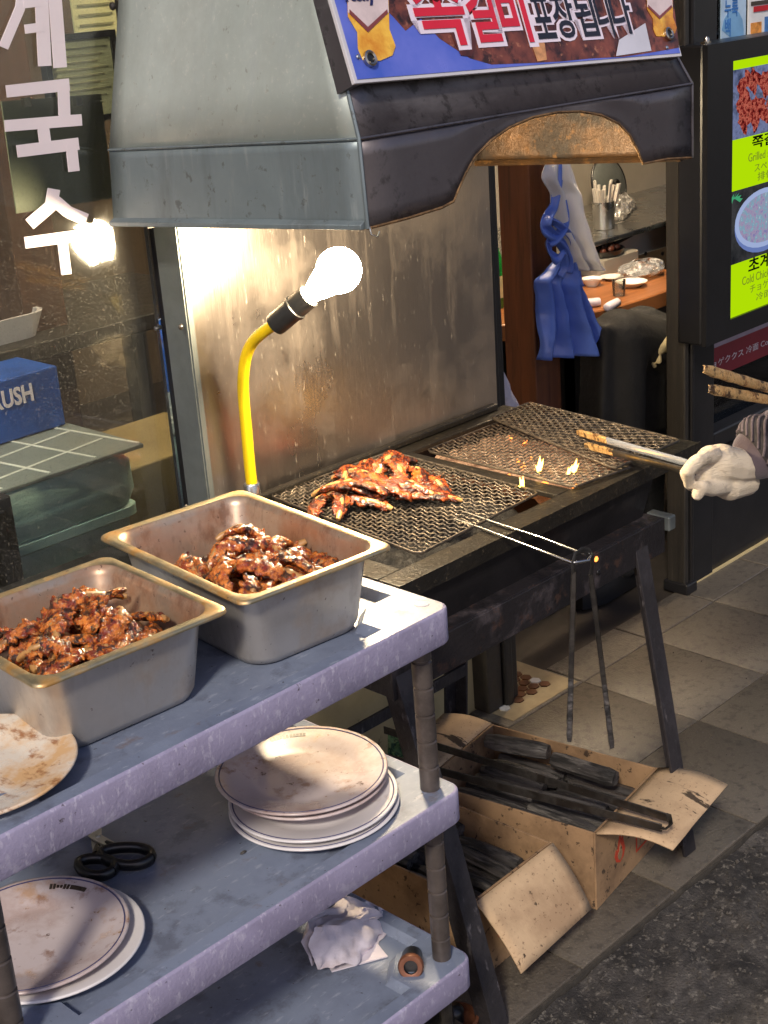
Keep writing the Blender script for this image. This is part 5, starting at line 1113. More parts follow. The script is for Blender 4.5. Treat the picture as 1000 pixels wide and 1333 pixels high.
for (Pf, w, lab, grp, lv, r0) in ((A_[1], 0.25, 'black charcoal stick packed in the box with the long tongs', 'charcoal in the long tongs box', (0.030, 0.066, 0.100, 0.128), 9), (B_[1], 0.212, 'black charcoal stick packed in the box with the hanging flap', 'charcoal in the hanging flap box', (0.030, 0.066, 0.100, 0.126), 2)):
    nacross = int((w - 0.016) / 0.027)
    for li, z in enumerate(lv):
        for i in range(nacross):
            for j in range(2):
                if li == 3 and random.random() < 0.35: continue
                coal(Pf, -w / 2 + 0.021 + (i + 0.0) * (w - 0.042) / (nacross - 1), -0.084 + 0.166 * j + random.uniform(-0.006, 0.006), z + random.uniform(-0.002, 0.004), r0 + random.uniform(-5, 5), random.uniform(0.74, 0.90), lab, grp, random.uniform(-2, 2))
coal(A_[1], 0.07, 0.09, 0.160, 9 + 8, 1.12, 'black charcoal stick packed in the box with the long tongs', 'charcoal in the long tongs box')
coal(A_[1], 0.06, -0.06, 0.158, 9 - 4, 1.05, 'black charcoal stick packed in the box with the long tongs', 'charcoal in the long tongs box')
# long dark tongs lying across the box
lt0, lt1 = PZ(868, 1064, 0.200), PZ(500, 950, 0.200)
lt2, lt3 = PZ(862, 1078, 0.192), PZ(488, 982, 0.192)
ltg = thing('long_tongs', 'long sooty steel tongs lying across the charcoal box', 'tongs', tuple(lt0))
for (a, b) in ((lt0, lt1), (lt2, lt3)):
    ax_ = (b - a).normalized(); s_ = V((0, 0, 1)); s_ = (s_ - ax_ * s_.dot(ax_)).normalized(); w_ = ax_.cross(s_)
    MB().loft([[a.lerp(b, f) + s_ * (k1 * 0.008) + w_ * (k2 * 0.0012) for k1, k2 in ((-1, -1), (1, -1), (1, 1), (-1, 1))] for f in (0, 0.3, 0.7, 1)]).build('arm', M['dark_steel'], ltg, 40, bevel=0.0005)
pts = [lt0, lt0 + (lt0 - lt1).normalized() * 0.006, (lt0 + lt2) / 2 + (lt0 - lt1).normalized() * 0.012, lt2 + (lt0 - lt1).normalized() * 0.006, lt2]
MB().tube(pts, 0.009, 8, flat=0.25, up=(1, 0, 0)).build('spring_loop', M['dark_steel'], ltg, 60)
# scrap of clear wrapping behind the boxes, green glints put into its colour
wr = thing('glint_wrapper', 'crumpled wrapper coloured with green glints behind the plates at the charcoal box', 'wrapper', tuple(PZ(540, 970, 0.15)))
def foil(u, v):
    p = PZ(505 + 60 * u, 952 + 40 * v + 6 * u, 0.172); p.z += 0.012 * n3((u * 4, v * 4, 1)) + 0.008 * n3((u * 9, v * 9, 4)); return p
MB().grid(foil, 14, 12).build('sheet', mat('wrapper with green glints', S(120, 170, 140), 0.18, 0.9, var=0.3, scale=40), wr, 30, solid=0.001)

# ------------------------------------------------------------------ inside the doorway
pil = thing('timber_pillar', 'red brown timber pillar standing in the doorway behind the blue apron', 'pillar', (2.68, 2.22, 0))
pxa = PY(688, 215, 2.19).x; pxb = PY(718, 215, 2.19).x + 0.012
MB().box((pxa, 2.19, 0.0), (pxb, 2.285, 2.6)).build('shaft', M['wood'], pil, smooth=0, bevel=0.004)
MB().box((pxa - 0.008, 2.182, 0.0), (pxb + 0.008, 2.293, 0.05)).build('foot_board', M['dark_wood'], pil, smooth=0, bevel=0.002)
ZC = 0.70
edge = [PZ(a, b, ZC) for a, b in ((560, 440), (640, 425), (700, 417), (740, 412), (780, 404), (810, 397), (840, 388), (868, 378), (900, 362))]
cn = thing('wooden_counter', 'long wooden counter with a curved front inside the doorway', 'counter', (3.1, 2.4, 0))
back = [V((edge[-1].x + 0.25, 2.75, ZC)), V((edge[0].x, 2.75, ZC))]
MB().prism(edge + back, (0, 0, -0.045)).build('top', M['table_wood'], cn, 50, bevel=0.004)
for x, y in ((2.5, 2.66), (3.4, 2.66), (3.75, 2.40)): MB().box((x, y, 0), (x + 0.05, y + 0.05, ZC - 0.0455)).build('leg', M['dark_wood'], cn, smooth=0)
MB().box((2.45, 2.66, 0.2), (3.8, 2.68, ZC - 0.046)).build('back_panel', M['dark_wood'], cn, smooth=0)
# steel shelf with wall behind it
sf = PZ(820, 302, 0.80)
ks = thing('steel_shelf', 'stainless kitchen shelf unit behind the wooden counter', 'shelf', (sf.x, sf.y, 0))
MB().box((2.9, sf.y, 0.785), (4.6, sf.y + 0.42, 0.80)).build('shelf_board', M['steel'], ks, smooth=0, bevel=0.004)
MB().box((2.9, sf.y + 0.42, ZC + 0.002), (4.6, sf.y + 0.435, 1.6)).build('back_sheet', mat('kitchen steel sheet', S(186, 178, 164), 0.4, 0.3, var=0.12, scale=4), ks, smooth=0)
MB().box((2.95, sf.y + 0.06, ZC + 0.002), (4.6, sf.y + 0.40, 0.7845)).build('front_sheet', mat('pale enamel', S(190, 184, 172), 0.4, var=0.08), ks, smooth=0)
for a in (840, 862):
    q = PY(a, 330, sf.y + 0.059); MB().lathe([(0.006, 0), (0.006, 0.004)], 10, (q.x, sf.y + 0.0598, q.z), Matrix.Rotation(rad(90), 3, 'X')).build('screw', M['black_paint'], ks)
# cup of paper wrapped chopsticks
cup_c = PZ(786, 297, 0.801)
cup = thing('steel_cup', 'steel cup holding paper wrapped chopsticks on the kitchen shelf', 'cup', tuple(cup_c))
rcup = 0.034; hcup = PY(786, 262, cup_c.y).z - 0.80
MB().lathe([(0.0005, 0.0), (rcup * 0.92, 0.0), (rcup * 0.94, 0.004), (rcup, hcup), (rcup * 0.96, hcup), (rcup * 0.9, 0.006), (0.0005, 0.005)], 28, (cup_c.x, cup_c.y, 0.801), cap=False).build('vessel', M['steel'], cup, 50)
rr = random.Random(4)
for k in range(13):
    a = k * 2.4; r = rcup * 0.62 * math.sqrt((k + .5) / 13); b0 = V((cup_c.x + r * math.cos(a), cup_c.y + r * math.sin(a), 0.806)); tl = b0 + V((0.030 * math.cos(a) + 0.016, 0.02 * math.sin(a), hcup + rr.uniform(0.030, 0.055)))
    ax_ = (tl - b0); s_ = V((1, 0, 0)); w_ = V((0, 1, 0))
    o = MB().loft([[p + s_ * (i * 0.0045) + w_ * (j * 0.0025) for i, j in ((-1, -1), (1, -1), (1, 1), (-1, 1))] for p in (b0, tl)]).build('chopstick_packet', M['frost'], None, smooth=0)
    tag(o, 'white paper wrapped chopsticks standing in the steel cup', 'chopsticks', 'chopstick packets in the cup')
bag = thing('clear_bag', 'clear plastic bag crumpled around the chopsticks on the shelf', 'bag', tuple(cup_c + V((0.09, 0.02, 0))))
def film(cx, cy, cz, w, d, h, seed):
    def fn(u, v):
        a = 2 * math.pi * u; rr_ = math.sin(math.pi * (0.08 + 0.84 * v)) ** 0.7; k = 1 + 0.28 * n3((math.cos(a) * 1.6 + seed, math.sin(a) * 1.6, v * 2.5)) + 0.12 * n3((math.cos(a) * 4, math.sin(a) * 4 + seed, v * 6))
        return (cx + w * rr_ * k * math.cos(a), cy + d * rr_ * k * math.sin(a), cz + h * v * (1 + 0.15 * n3((u * 5, v * 5, seed))))
    return MB().grid(fn, 40, 18)
film(cup_c.x + 0.115, cup_c.y + 0.03, 0.801, 0.062, 0.05, 0.085, 3).build('film', M['plasticbag'], bag, 40)
bag2 = thing('plastic_wrap', 'crumpled clear plastic wrap lying at the counter end', 'wrap', tuple(PZ(850, 362, ZC)))
q = PZ(848, 362, ZC); film(q.x, q.y + 0.03, ZC, 0.085, 0.05, 0.050, 8).build('film', M['plasticbag'], bag2, 40)
# pot lid leaning on the sheet
ld = thing('pot_lid', 'big grey pot lid with a dark rim leaning behind the chopsticks', 'lid', tuple(PY(790, 240, sf.y + 0.38)))
q = PY(793, 240, sf.y + 0.36); FM = frame_of((0.0, -1.0, 0.25))
MB().lathe([(0.0005, 0.016), (0.05, 0.014), (0.082, 0.004), (0.088, 0.0), (0.088, -0.004), (0.0005, 0.008)], 32, q, FM, cap=False).build('dome', M['galv'], ld, 50)
ringp = [q + FM @ V((0.089 * math.cos(2 * math.pi * k / 32), 0.089 * math.sin(2 * math.pi * k / 32), 0)) for k in range(33)]
MB().tube(ringp, 0.004, 6, cap=False).build('rim', M['black_plastic'], ld, 60)
MB().lathe([(0.006, 0.014), (0.006, 0.026), (0.012, 0.030), (0.010, 0.036)], 14, q, FM).build('knob', M['black_plastic'], ld, 50)
# table burner with a dark pan of food
bu = PZ(800, 352, ZC)
br = thing('table_burner', 'grey table burner carrying a dark pan on the wooden counter', 'burner', tuple(bu))
MB().loft([rrect(bu.x, bu.y + 0.05, 0.20, 0.15, 0.02, ZC + z) for z in (0.001, 0.035, 0.045)]).build('body', mat('grey enamel', S(150, 144, 132), 0.35, 0.3, var=0.1), br, 30)
fp = thing('food_skillet', 'small black skillet of dark saucy food on the table burner', 'skillet', (bu.x, bu.y + 0.05, ZC + 0.046))
MB().lathe([(0.0005, 0.0), (0.07, 0.0), (0.078, 0.018), (0.075, 0.018), (0.068, 0.004), (0.0005, 0.004)], 26, (bu.x - 0.01, bu.y + 0.05, ZC + 0.046), cap=False).build('bowl', M['black_plastic'], fp, 50)
MB().tube([(bu.x + 0.066, bu.y + 0.05, ZC + 0.062), (bu.x + 0.16, bu.y + 0.052, ZC + 0.074)], 0.007, 8).build('handle', M['black_plastic'], fp, 50)
mb = MB()
for k in range(22):
    a = k * 2.4; r = 0.06 * math.sqrt((k + .5) / 22); mb.ball((bu.x - 0.01 + r * math.cos(a), bu.y + 0.05 + r * math.sin(a), ZC + 0.062 + 0.012 * (1 - k / 22)), (0.013, 0.010, 0.009), 8, 5)
fo = mb.build('saucy_food', M['food_dark'], fp, 60); fo['kind'] = 'stuff'
def bowl(name, label, px, py, r, h, m=M['dish'], fill=None):
    c = PZ(px, py, ZC); t = thing(name, label, 'dish', (c.x, c.y, ZC), 'small dishes on the wooden counter')
    MB().lathe([(0.0005, 0.0006), (r * 0.55, 0.0006), (r * 0.62, 0.004), (r, h), (r * 0.96, h), (r * 0.6, 0.007), (0.0005, 0.006)], 28, (c.x, c.y, ZC), cap=False).build('vessel', m, t, 50)
    if fill: MB().lathe([(0.0005, h * 0.62), (r * 0.8, h * 0.6)], 20, (c.x, c.y, ZC + 0.001), cap=False).build('filling', fill, t, 50)
bowl('small_dish', 'white oval dish beside the drinking glass on the counter', 822, 373, 0.045, 0.016)
bowl('small_dish', 'small white dish beside the blue apron, with brown sauce', 771, 372, 0.032, 0.022, M['dish'], M['food_dark'])
bowl('small_dish', 'flat white saucer behind the drinking glass', 797, 364, 0.036, 0.010)
gl_c = PZ(806, 385, ZC)
gl_ = thing('drinking_glass', 'short clear drinking glass at the counter edge', 'glass', tuple(gl_c))
MB().lathe([(0.0005, 0.001), (0.017, 0.001), (0.019, 0.044), (0.0178, 0.044), (0.016, 0.006), (0.0005, 0.006)], 22, gl_c, cap=False).build('tumbler', glassmat('tumbler glass', (0.90, 0.90, 0.86), 0.04, refl=2.0, film=0.06), gl_, 50)
for (a, b, ang, nm, lab) in ((797, 397, 12, 'rolled_towel', 'rolled white wet towel lying at the counter edge'), (772, 394, -30, 'rolled_towel', 'short rolled white towel beside the blue apron')):
    c = PZ(a, b, ZC + 0.012); d_ = rz(ang) @ V((0.036 if a > 780 else 0.020, 0, 0))
    o = MB().tube([c - d_, c - d_ * 0.9, c - d_ * 0.3, c + d_ * 0.4, c + d_ * 0.92, c + d_], [0.007, 0.0115, 0.0125, 0.012, 0.0115, 0.007], 14).build(nm, M['tissue'], None, 60); tag(o, lab, 'towel')
gb_ = PZ(644, 400, ZC)
bt = thing('green_bottle', 'green glass bottle standing behind the door jamb', 'bottle', tuple(gb_))
MB().lathe([(0.0005, 0.001), (0.030, 0.001), (0.032, 0.006), (0.032, 0.11), (0.028, 0.135), (0.014, 0.17), (0.012, 0.205), (0.0005, 0.206)], 24, gb_).build('glass', M['green_glass'], bt, 50)
MB().lathe([(0.0325, 0.03), (0.0325, 0.09)], 24, gb_, cap=False).build('label', M['paper'], bt, 50)

# cloths on the pillar
def cloth(name, label, rows, ybase, folds, depth, m, seed, ny=36, nx=30, thick=0.0016, cat='cloth'):
    """rows: (y pixel, left pixel, right pixel, lean) from top to bottom"""
    t = thing(name, label, cat, tuple(PY((rows[0][1] + rows[0][2]) / 2, rows[0][0], ybase)))
    def fn(u, v):
        f = v * (len(rows) - 1); k = min(len(rows) - 2, int(f)); s_ = f - k; s2 = s_ * s_ * (3 - 2 * s_) * 0.5 + s_ * 0.5
        py = rows[k][0] * (1 - s_) + rows[k + 1][0] * s_; l = rows[k][1] * (1 - s2) + rows[k + 1][1] * s2; r = rows[k][2] * (1 - s2) + rows[k + 1][2] * s2
        sag = rows[k][3] * (1 - s_) + rows[k + 1][3] * s_
        uu = u + 0.03 * n3((u * 4, v * 3, seed))
        p = PY(l + (r - l) * uu, py + sag * u, ybase)
        ph = uu * folds + 0.35 * v + seed * 0.37 + 0.25 * n3((u * 3, v * 4, seed + 9)); tri = abs((ph % 1.0) * 2 - 1) ** 1.4 * 2 - 1
        p.y += depth * (tri * (0.35 + 0.65 * v) + 0.6 * n3((u * 5, v * 2.5, seed + 3)))
        return p
    MB().grid(fn, nx, ny).build('sheet', m, t, 60, solid=thick)
    return t
wb_ = cloth('white_sheet', 'white plastic sheet hung over the blue apron on the pillar', [(200, 716, 742, 0), (232, 707, 752, 4), (255, 716, 760, 0), (300, 726, 772, 8), (330, 738, 780, 10), (352, 752, 786, 0)], 2.115, 2.2, 0.018, M['white_cloth'], 2)
ba = cloth('blue_apron', 'blue vinyl apron knotted and hanging on the timber pillar', [(338, 722, 748, 0), (352, 712, 752, 0), (366, 700, 758, 4), (385, 702, 764, 0), (410, 704, 772, 0), (440, 700, 782, -4), (468, 697, 791, -8)], 2.130, 3.2, 0.024, M['blue_cloth'], 5)
def ribbon(pts, w, m=M['blue_cloth']):
    P3 = [PY(a, b, 2.118 + c) for a, b, c, _ in pts]; tw = [rad(q[3]) for q in pts]; out = []
    for i in range(len(P3) - 1):
        p0, p1, p2, p3 = P3[max(i - 1, 0)], P3[i], P3[i + 1], P3[min(i + 2, len(P3) - 1)]
        for k in range(6):
            t = k / 6; out.append((0.5 * ((2 * p1) + (p2 - p0) * t + (2 * p0 - 5 * p1 + 4 * p2 - p3) * t * t + (3 * p1 - p0 - 3 * p2 + p3) * t ** 3), tw[i] * (1 - t) + tw[i + 1] * t))
    def fn(u, v):
        i = min(len(out) - 1, int(round(v * (len(out) - 1)))); p, a = out[i]; q = out[min(i + 1, len(out) - 1)][0] - out[max(i - 1, 0)][0]; q.normalize()
        s_ = q.cross(V((0, -1, 0))); s_.normalize(); n_ = q.cross(s_); d = s_ * math.cos(a) + n_ * math.sin(a)
        return p + d * ((u - 0.5) * 2 * w * (1 + 0.3 * n3((v * 6, 2, w * 90)))) + n_ * (0.006 * math.sin(u * 7 + v * 9))
    MB().grid(fn, 8, len(out) - 1).build('tie', m, ba, 70, solid=0.0014)
ribbon([(730, 205, 0.0, 0), (728, 240, 0.0, 20), (722, 268, -.004, 10), (712, 282, -.010, 50), (708, 296, -.012, 20), (718, 306, -.016, 0), (733, 318, -.014, 30), (742, 338, -.004, 20), (740, 358, 0.0, 0)], 0.013)
ribbon([(734, 262, 0.0, 0), (738, 282, -.006, 20), (734, 298, -.014, 60), (722, 312, -.018, 20), (713, 316, -.012, 0), (716, 330, -.012, -30), (726, 338, -.014, 0), (734, 330, -.016, 40), (736, 346, -.008, 10), (728, 362, 0.0, 0)], 0.012)
ribbon([(716, 286, -.004, 70), (728, 292, -.018, 20), (740, 306, -.010, 0), (746, 326, 0.0, 20), (750, 350, 0.002, 0), (757, 376, 0.0, 30)], 0.009)
MB().tube([PY(a, b, 2.122) for a, b in ((742, 305), (746, 330), (752, 350), (758, 372))], [0.006, 0.010, 0.008, 0.003], 8, flat=0.35).build('strap', M['blue_cloth'], ba, 60)
q = PY(728, 198, 2.14); 
hkp = thing('wall_hook', 'dark hook on the pillar that carries the apron and sheet', 'hook', tuple(q))
MB().tube([V((q.x, 2.192, q.z + 0.03)), V((q.x, 2.192, q.z)), V((q.x, 2.13, q.z - 0.004)), V((q.x, 2.112, q.z + 0.012))], 0.004, 8).build('bent_rod', M['dark_steel'], hkp, 60)
wbag = cloth('paper_bag', 'white paper bag corner sticking out behind the door jamb', [(472, 640, 650, 0), (500, 636, 662, 0), (534, 630, 676, 0)], 2.16, 1.0, 0.006, M['tissue'], 9, 10, 8, cat='bag')

# ------------------------------------------------------------------ people
def chain(mb, pts, rs, n=10, flat=1.0, up=(0, 0, 1)):
    pts = [V(p) for p in pts]; out = []; ro = []
    for i in range(len(pts) - 1):
        for k in range(4): out.append(pts[i].lerp(pts[i + 1], k / 4)); ro.append(rs[i] + (rs[i + 1] - rs[i]) * k / 4)
    out.append(pts[-1]); ro.append(rs[-1])
    mb.tube(out, ro, n, flat, up); mb.ball(pts[0], rs[0], n, 6); mb.ball(pts[-1], rs[-1], n, 6)
    for p, r in zip(pts[1:-1], rs[1:-1]): mb.ball(p, r, n, 6)
def head(parent, c, face, m_skin, m_hair, r=0.095):
    c = V(c); face = V(face).normalized(); F = Matrix((face.cross(V((0, 0, 1))) * -1, face * -1, V((0, 0, 1)))).transposed()
    mb = MB().ball(c, (r * 0.80, r * 0.95, r * 1.18), 16, 12, F); mb.ball(c + F @ V((0, -r * 0.45, -r * 0.55)), (r * 0.55, r * 0.5, r * 0.55), 12, 8, F)
    mb.ball(c + F @ V((0, -r * 0.98, -r * 0.1)), (r * 0.13, r * 0.2, r * 0.25), 8, 6, F)
    for s_ in (-1, 1): mb.ball(c + F @ V((s_ * r * 0.82, 0.0, -r * 0.05)), (r * 0.1, r * 0.2, r * 0.3), 8, 6, F)
    mb.ball(c + F @ V((0, -r * 0.88, -r * 0.62)), (r * 0.28, r * 0.12, r * 0.07), 8, 5, F)
    chain(mb, [c + V((0, 0, -r * 0.7)), c + V((0, 0, -r * 2.0))], [r * 0.5, r * 0.55])
    h = mb.build('head', m_skin, parent, 60); remesh_mod(h, 0.007)
    for s_ in (-1, 1): MB().ball(c + F @ V((s_ * r * 0.33, -r * 0.86, r * 0.08)), (r * 0.13, r * 0.06, r * 0.08), 8, 6, F).build('eye', M['hair'], h, 60)
    MB().ball(c + F @ V((0, r * 0.14, r * 0.30)), (r * 0.90, r * 0.98, r * 1.02), 16, 10, F).build('hair', m_hair, h, 60)
# the griller, standing past the right end of the picture; only arm and glove come into it
WR = PY(974, 598, 1.195)
pr_ = thing('person', 'person in a mauve grey sweater and white glove tending the grill', 'person', (2.52, 0.95, 0))
elb = V((2.215, 1.055, 0.935)); sho = V((2.395, 0.985, 1.30)); sho2 = V((2.60, 0.72, 1.30))
elb2 = V((2.38, 0.83, 1.05)); wr2 = ta_end.lerp(tb_end, 0.5) + V((0.03, -0.01, 0.0))
mb = MB()
chain(mb, [sho, elb], [0.066, 0.050]); chain(mb, [elb, elb.lerp(WR, 0.55), WR + (elb - WR).normalized() * 0.02], [0.058, 0.056, 0.046])
chain(mb, [sho2, elb2], [0.066, 0.052]); chain(mb, [elb2, wr2], [0.052, 0.036])
tc_ = V((2.54, 0.88, 0))
for z, rx, ry in ((0.86, 0.16, 0.12), (1.0, 0.155, 0.115), (1.15, 0.165, 0.12), (1.28, 0.18, 0.115), (1.36, 0.13, 0.09)):
    mb.ball(tc_ + V((0, 0, z)), (rx, ry, 0.13), 16, 8, rz(-50))
chain(mb, [sho, tc_ + V((0, 0, 1.38)), sho2], [0.07, 0.075, 0.07])
sw_ = mb.build('sweater', M['sleeve'], pr_, 60); remesh_mod(sw_, 0.008, 3)
mb = MB()
for dx, dy in ((-0.07, 0.08), (0.07, -0.08)):
    hip = tc_ + V((dx, dy, 0.86)); kn_ = hip + V((-0.03, 0.02, -0.41)); an = kn_ + V((0.02, -0.01, -0.37)); chain(mb, [hip, kn_, an], [0.098, 0.064, 0.05], 12)
mb.ball(tc_ + V((0, 0, 0.90)), (0.16, 0.125, 0.11), 14, 8, rz(-50)); tz = mb.build('trousers', M['black_cloth'], pr_, 60); remesh_mod(tz, 0.012)
for dx, dy in ((-0.08, 0.09), (0.06, -0.07)):
    f0 = tc_ + V((dx, dy, 0.045)); MB().loft([[f0 + rz(145) @ V((a, b * k, 0)) + V((0, 0, z)) for a, b in ((-0.07, -0.035), (0.0, -0.045), (0.12, -0.045), (0.19, -0.02), (0.19, 0.02), (0.12, 0.045), (0.0, 0.045), (-0.07, 0.035))] for z, k in ((-0.044, 1.0), (-0.01, 1.0), (0.02, 0.8), (0.045, 0.55))]).build('shoe', M['black_plastic'], pr_, 50)
head(pr_, tc_ + V((-0.05, 0.04, 1.60)), (-0.8, 0.6, 0), M['skin'], M['hair'])
# glove: palm, four curled fingers and a thumb, one skin
def glove(name, parent, pieces, vox=0.0022):
    mb = MB()
    for pts, rs in pieces: chain(mb, pts, rs, 10)
    o = mb.build(name, M['glove'], parent, 60); remesh_mod(o, vox, 2); return o
G = lambda a, b, y: PY(a, b, y)
gv = glove('glove', pr_, [
    ([G(978, 606, 1.195), G(958, 606, 1.198), G(938, 602, 1.205), G(926, 600, 1.212)], [0.026, 0.030, 0.031, 0.026]),      # back of the hand
    ([G(972, 628, 1.200), G(950, 632, 1.203), G(936, 628, 1.210)], [0.022, 0.025, 0.022]),                                   # heel of the thumb
    ([G(936, 612, 1.206), G(916, 618, 1.212), G(908, 622, 1.216)], [0.024, 0.020, 0.014]),      # closed palm behind the fingers
    ([G(930, 592, 1.200), G(908, 600, 1.196), G(896, 613, 1.198), G(897, 630, 1.210)], [0.0125, 0.0112, 0.0102, 0.0090]),    # index
    ([G(930, 598, 1.214), G(905, 603, 1.214), G(894, 616, 1.218), G(900, 632, 1.228)], [0.0145, 0.0125, 0.0115, 0.0095]),    # middle
    ([G(932, 604, 1.228), G(908, 608, 1.230), G(898, 622, 1.234), G(906, 636, 1.240)], [0.0140, 0.0120, 0.0110, 0.0090]),    # ring
    ([G(936, 612, 1.240), G(914, 616, 1.243), G(906, 628, 1.247), G(914, 640, 1.248)], [0.0125, 0.0105, 0.0095, 0.0085]),    # little
    ([G(944, 632, 1.200), G(926, 636, 1.192), G(913, 634, 1.190), G(908, 644, 1.194)], [0.0150, 0.0130, 0.0115, 0.0095])])   # thumb
wdir = (WR - elb).normalized(); FW = frame_of(wdir)
# knitted wrist of the glove: ribs run round the cuff, yellow overlock at its end
mb = MB(); loops = []
W0 = WR + wdir * 0.012
for i in range(9):
    f = i / 8; c = W0 - wdir * (0.034 * f); r0 = 0.031 + 0.005 * f
    loops.append([c + FW @ V(((r0 + 0.0011 * math.cos(k * math.pi)) * math.cos(2 * math.pi * k / 56), (r0 * 0.92 + 0.0011 * math.cos(k * math.pi)) * math.sin(2 * math.pi * k / 56), 0)) for k in range(56)])
MB().loft(loops, True, True).build('knit_cuff', M['glove'], gv, 80)
c = W0 - wdir * 0.034
MB().tube([c + FW @ V((0.0365 * math.cos(2 * math.pi * k / 28), 0.034 * math.sin(2 * math.pi * k / 28), 0)) for k in range(29)], 0.0022, 6, cap=False).build('overlock', M['glove_edge'], gv, 60)
# ribbed dark knit cuff of the sweater: twisted grey cords
cuff = MB()
C0 = WR - wdir * 0.012
loops = []
for i in range(13):
    f = i / 12; c = C0 - wdir * (0.060 * f); r0 = 0.047 + 0.010 * math.sin(math.pi * min(1, f * 1.3)); loops.append([c + FW @ V((r0 * math.cos(2 * math.pi * k / 24), r0 * math.sin(2 * math.pi * k / 24), 0)) for k in range(24)])
cuff.loft(loops, True, True).build('sleeve_cuff', mat('dark knit', S(34, 30, 34), 0.85, var=0.2, scale=80), pr_, 60)
mb = MB()
for k in range(20):
    pts = []
    for i in range(9):
        f = i / 8; a = 2 * math.pi * k / 20 + 1.5 * f; r0 = 0.0475 + 0.010 * math.sin(math.pi * min(1, f * 1.3)); c = C0 - wdir * (0.059 * f + 0.0005); pts.append(c + FW @ V((r0 * math.cos(a), r0 * math.sin(a), 0)))
    mb.tube(pts, 0.0024, 6)
mb.build('knit_cord', mat('grey mauve cord', S(88, 78, 82), 0.85, var=0.2, scale=200, bump=0.4, bscale=600), pr_, 60)
dirw = (ta_end - ta).normalized()
w2c = ta_end.lerp(tb_end, 0.5)
gv2 = glove('glove', pr_, [([wr2 + V((0.03, -0.02, 0.01)), w2c + V((0.01, 0, 0))], [0.036, 0.034])] + [([w2c + V((0.01, -0.02, -0.03 + 0.02 * k)), w2c + V((-0.03, -0.022, -0.03 + 0.02 * k)), w2c + V((-0.04, 0.005, -0.03 + 0.02 * k)), w2c + V((-0.012, 0.024, -0.03 + 0.02 * k))], [0.012, 0.011, 0.010, 0.009]) for k in range(4)] + [([w2c + V((0.01, 0.02, 0.01)), w2c + V((-0.03, 0.026, 0.02)), w2c + V((-0.055, 0.012, 0.02))], [0.014, 0.012, 0.010])], 0.004)

# guest seated inside, half hidden by the door post
gs = thing('person', 'person in black sitting at the wooden counter behind the door post', 'person', (3.2, 2.16, 0))
mb = MB()
kn1, kn2 = PY(806, 438, 2.13), PY(836, 432, 2.22)
hp = V((3.40, 2.17, 0.50))
chain(mb, [hp, kn1], [0.10, 0.070], 14); chain(mb, [hp + V((0, 0.06, 0)), kn2], [0.10, 0.070], 14)
chain(mb, [kn1, V((kn1.x - 0.01, kn1.y, 0.08))], [0.072, 0.055], 14); chain(mb, [kn2, V((kn2.x, kn2.y, 0.08))], [0.072, 0.055], 14)
# apron cloth over both knees
mb.loft([[PY(a, b, 2.10) for a, b in ((790, 424), (868, 414), (872, 560), (782, 580))], [PY(a, b, 2.10) + V((0.02, 0.10, 0)) for a, b in ((792, 424), (868, 414), (872, 560), (786, 580))]])
lg = mb.build('apron_skirt', M['black_cloth'], gs, 60); remesh_mod(lg, 0.009, 5)
mb = MB()
for z, rx, ry in ((0.52, 0.13, 0.09), (0.66, 0.125, 0.085), (0.80, 0.14, 0.085), (0.92, 0.13, 0.08)): mb.ball((3.47, 2.17, z), (rx, ry, 0.11), 14, 8)
w_s = PY(868, 448, 2.09)
chain(mb, [V((3.38, 2.15, 0.93)), V((3.31, 2.12, 0.68)), w_s + V((0.03, 0.0, 0.012))], [0.055, 0.045, 0.033]); chain(mb, [V((3.56, 2.18, 0.93)), V((3.56, 2.16, 0.70)), V((3.38, 2.13, 0.64))], [0.055, 0.045, 0.035])
jk = mb.build('jacket', M['black_cloth'], gs, 60); remesh_mod(jk, 0.01)
mb = MB(); chain(mb, [w_s + V((0.012, 0, 0.012)), PY(853, 452, 2.085)], [0.034, 0.026], 12); chain(mb, [PY(853, 450, 2.085), PY(848, 460, 2.085)], [0.018, 0.013]); ch = mb.build('cuff', M['cuff_cream'], gs, 60); remesh_mod(ch, 0.005, 2)
mb = MB()
for k in range(4): chain(mb, [PY(852, 456, 2.085 + k * 0.012), PY(846, 468, 2.085 + k * 0.012), PY(852, 476, 2.088 + k * 0.012)], [0.009, 0.008, 0.007], 8)
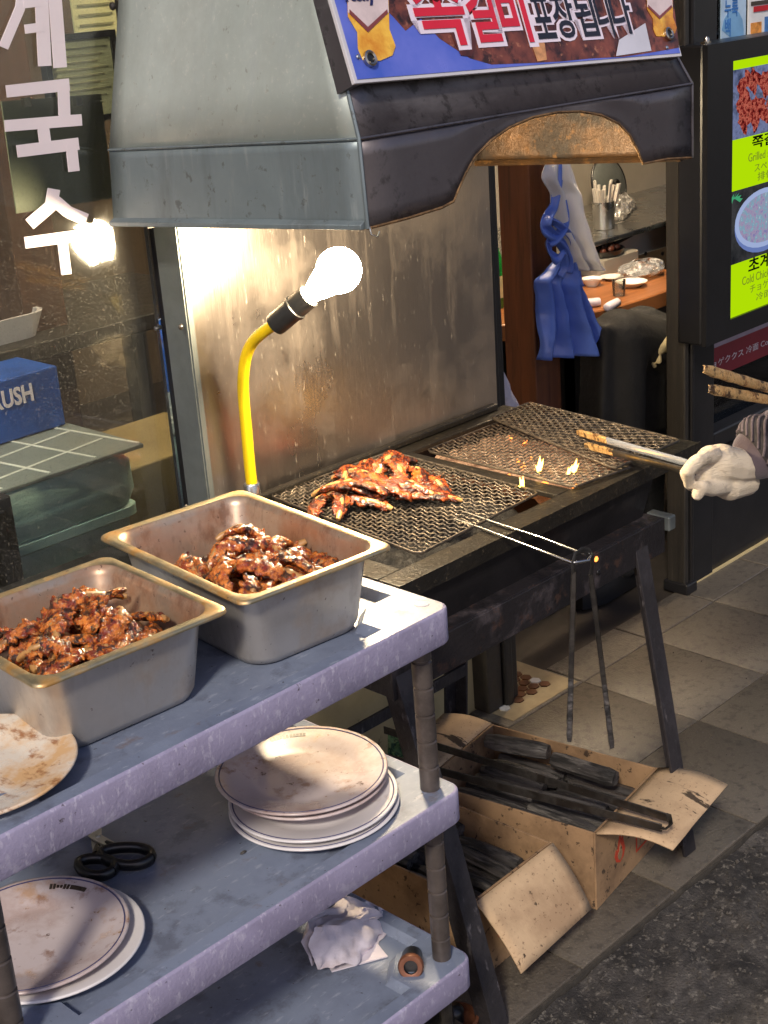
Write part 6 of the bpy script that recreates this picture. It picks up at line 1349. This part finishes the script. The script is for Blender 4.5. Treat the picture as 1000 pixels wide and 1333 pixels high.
chain(mb, [PY(856, 458, 2.075), PY(858, 470, 2.072)], [0.009, 0.008], 8); h_ = mb.build('hand', M['cuff_cream'], gs, 60); remesh_mod(h_, 0.003, 2)
for y in (2.14, 2.23):
    x = kn1.x - 0.02; MB().loft([[V((x + a, y + b * k, z)) for a, b in ((-0.17, -0.02), (-0.10, -0.045), (0.05, -0.04), (0.07, 0), (0.05, 0.04), (-0.10, 0.045), (-0.17, 0.02))] for z, k in ((0.002, 1), (0.04, 1), (0.08, 0.7))]).build('shoe', M['black_plastic'], gs, 50)
head(gs, (3.46, 2.18, 1.16), (-0.7, 0.7, 0), M['skin'], M['hair'])
sl = thing('stool', 'dark stool carrying the guest in black at the counter', 'stool', (3.45, 2.19, 0))
MB().lathe([(0.0005, 0.40), (0.13, 0.40), (0.135, 0.415), (0.13, 0.43), (0.0005, 0.435)], 28, (3.45, 2.19, 0)).build('seat', M['wood'], sl, 50)
for k in range(4):
    a = math.pi / 4 + k * math.pi / 2; MB().tube([V((3.45 + 0.09 * math.cos(a), 2.19 + 0.09 * math.sin(a), 0.405)), V((3.45 + 0.13 * math.cos(a), 2.19 + 0.10 * math.sin(a), 0.001))], 0.012, 8).build('leg', M['dark_steel'], sl, 50)

# tube lamps of the room: one over the counter behind the hood, an unseen one added inside the window to brighten bin and cart
for i, (x, y, z, hl_) in enumerate(((3.10, 2.32, 2.55, 0.6), (0.55, 2.08, 1.80, 0.3))):
    t = thing('unseen_tube_lamp', ('lit tube lamp under the room ceiling over the wooden counter', 'added unseen tube lamp hanging on a rod just inside the shop window')[i], 'lamp', (x, y, z))
    MB().box((x - hl_, y - 0.05, z), (x + hl_, y + 0.05, z + 0.0495)).build('housing', M['dish'], t, smooth=0, bevel=0.004)
    if i: MB().tube([(x, y, z + 0.049), (x, y + 0.05, 2.60)], 0.006, 8).build('rod', M['steel'], t, 50)
    MB().tube([(x - hl_ + 0.03, y, z - 0.03), (x + hl_ - 0.03, y, z - 0.03)], 0.018, 12).build('tube', emat('lit tube', (1.0, 0.78, 0.52) if i == 0 else (1.0, 0.92, 0.78), ROOM_STRENGTH * (9 if i == 0 else 6)), t, 50)
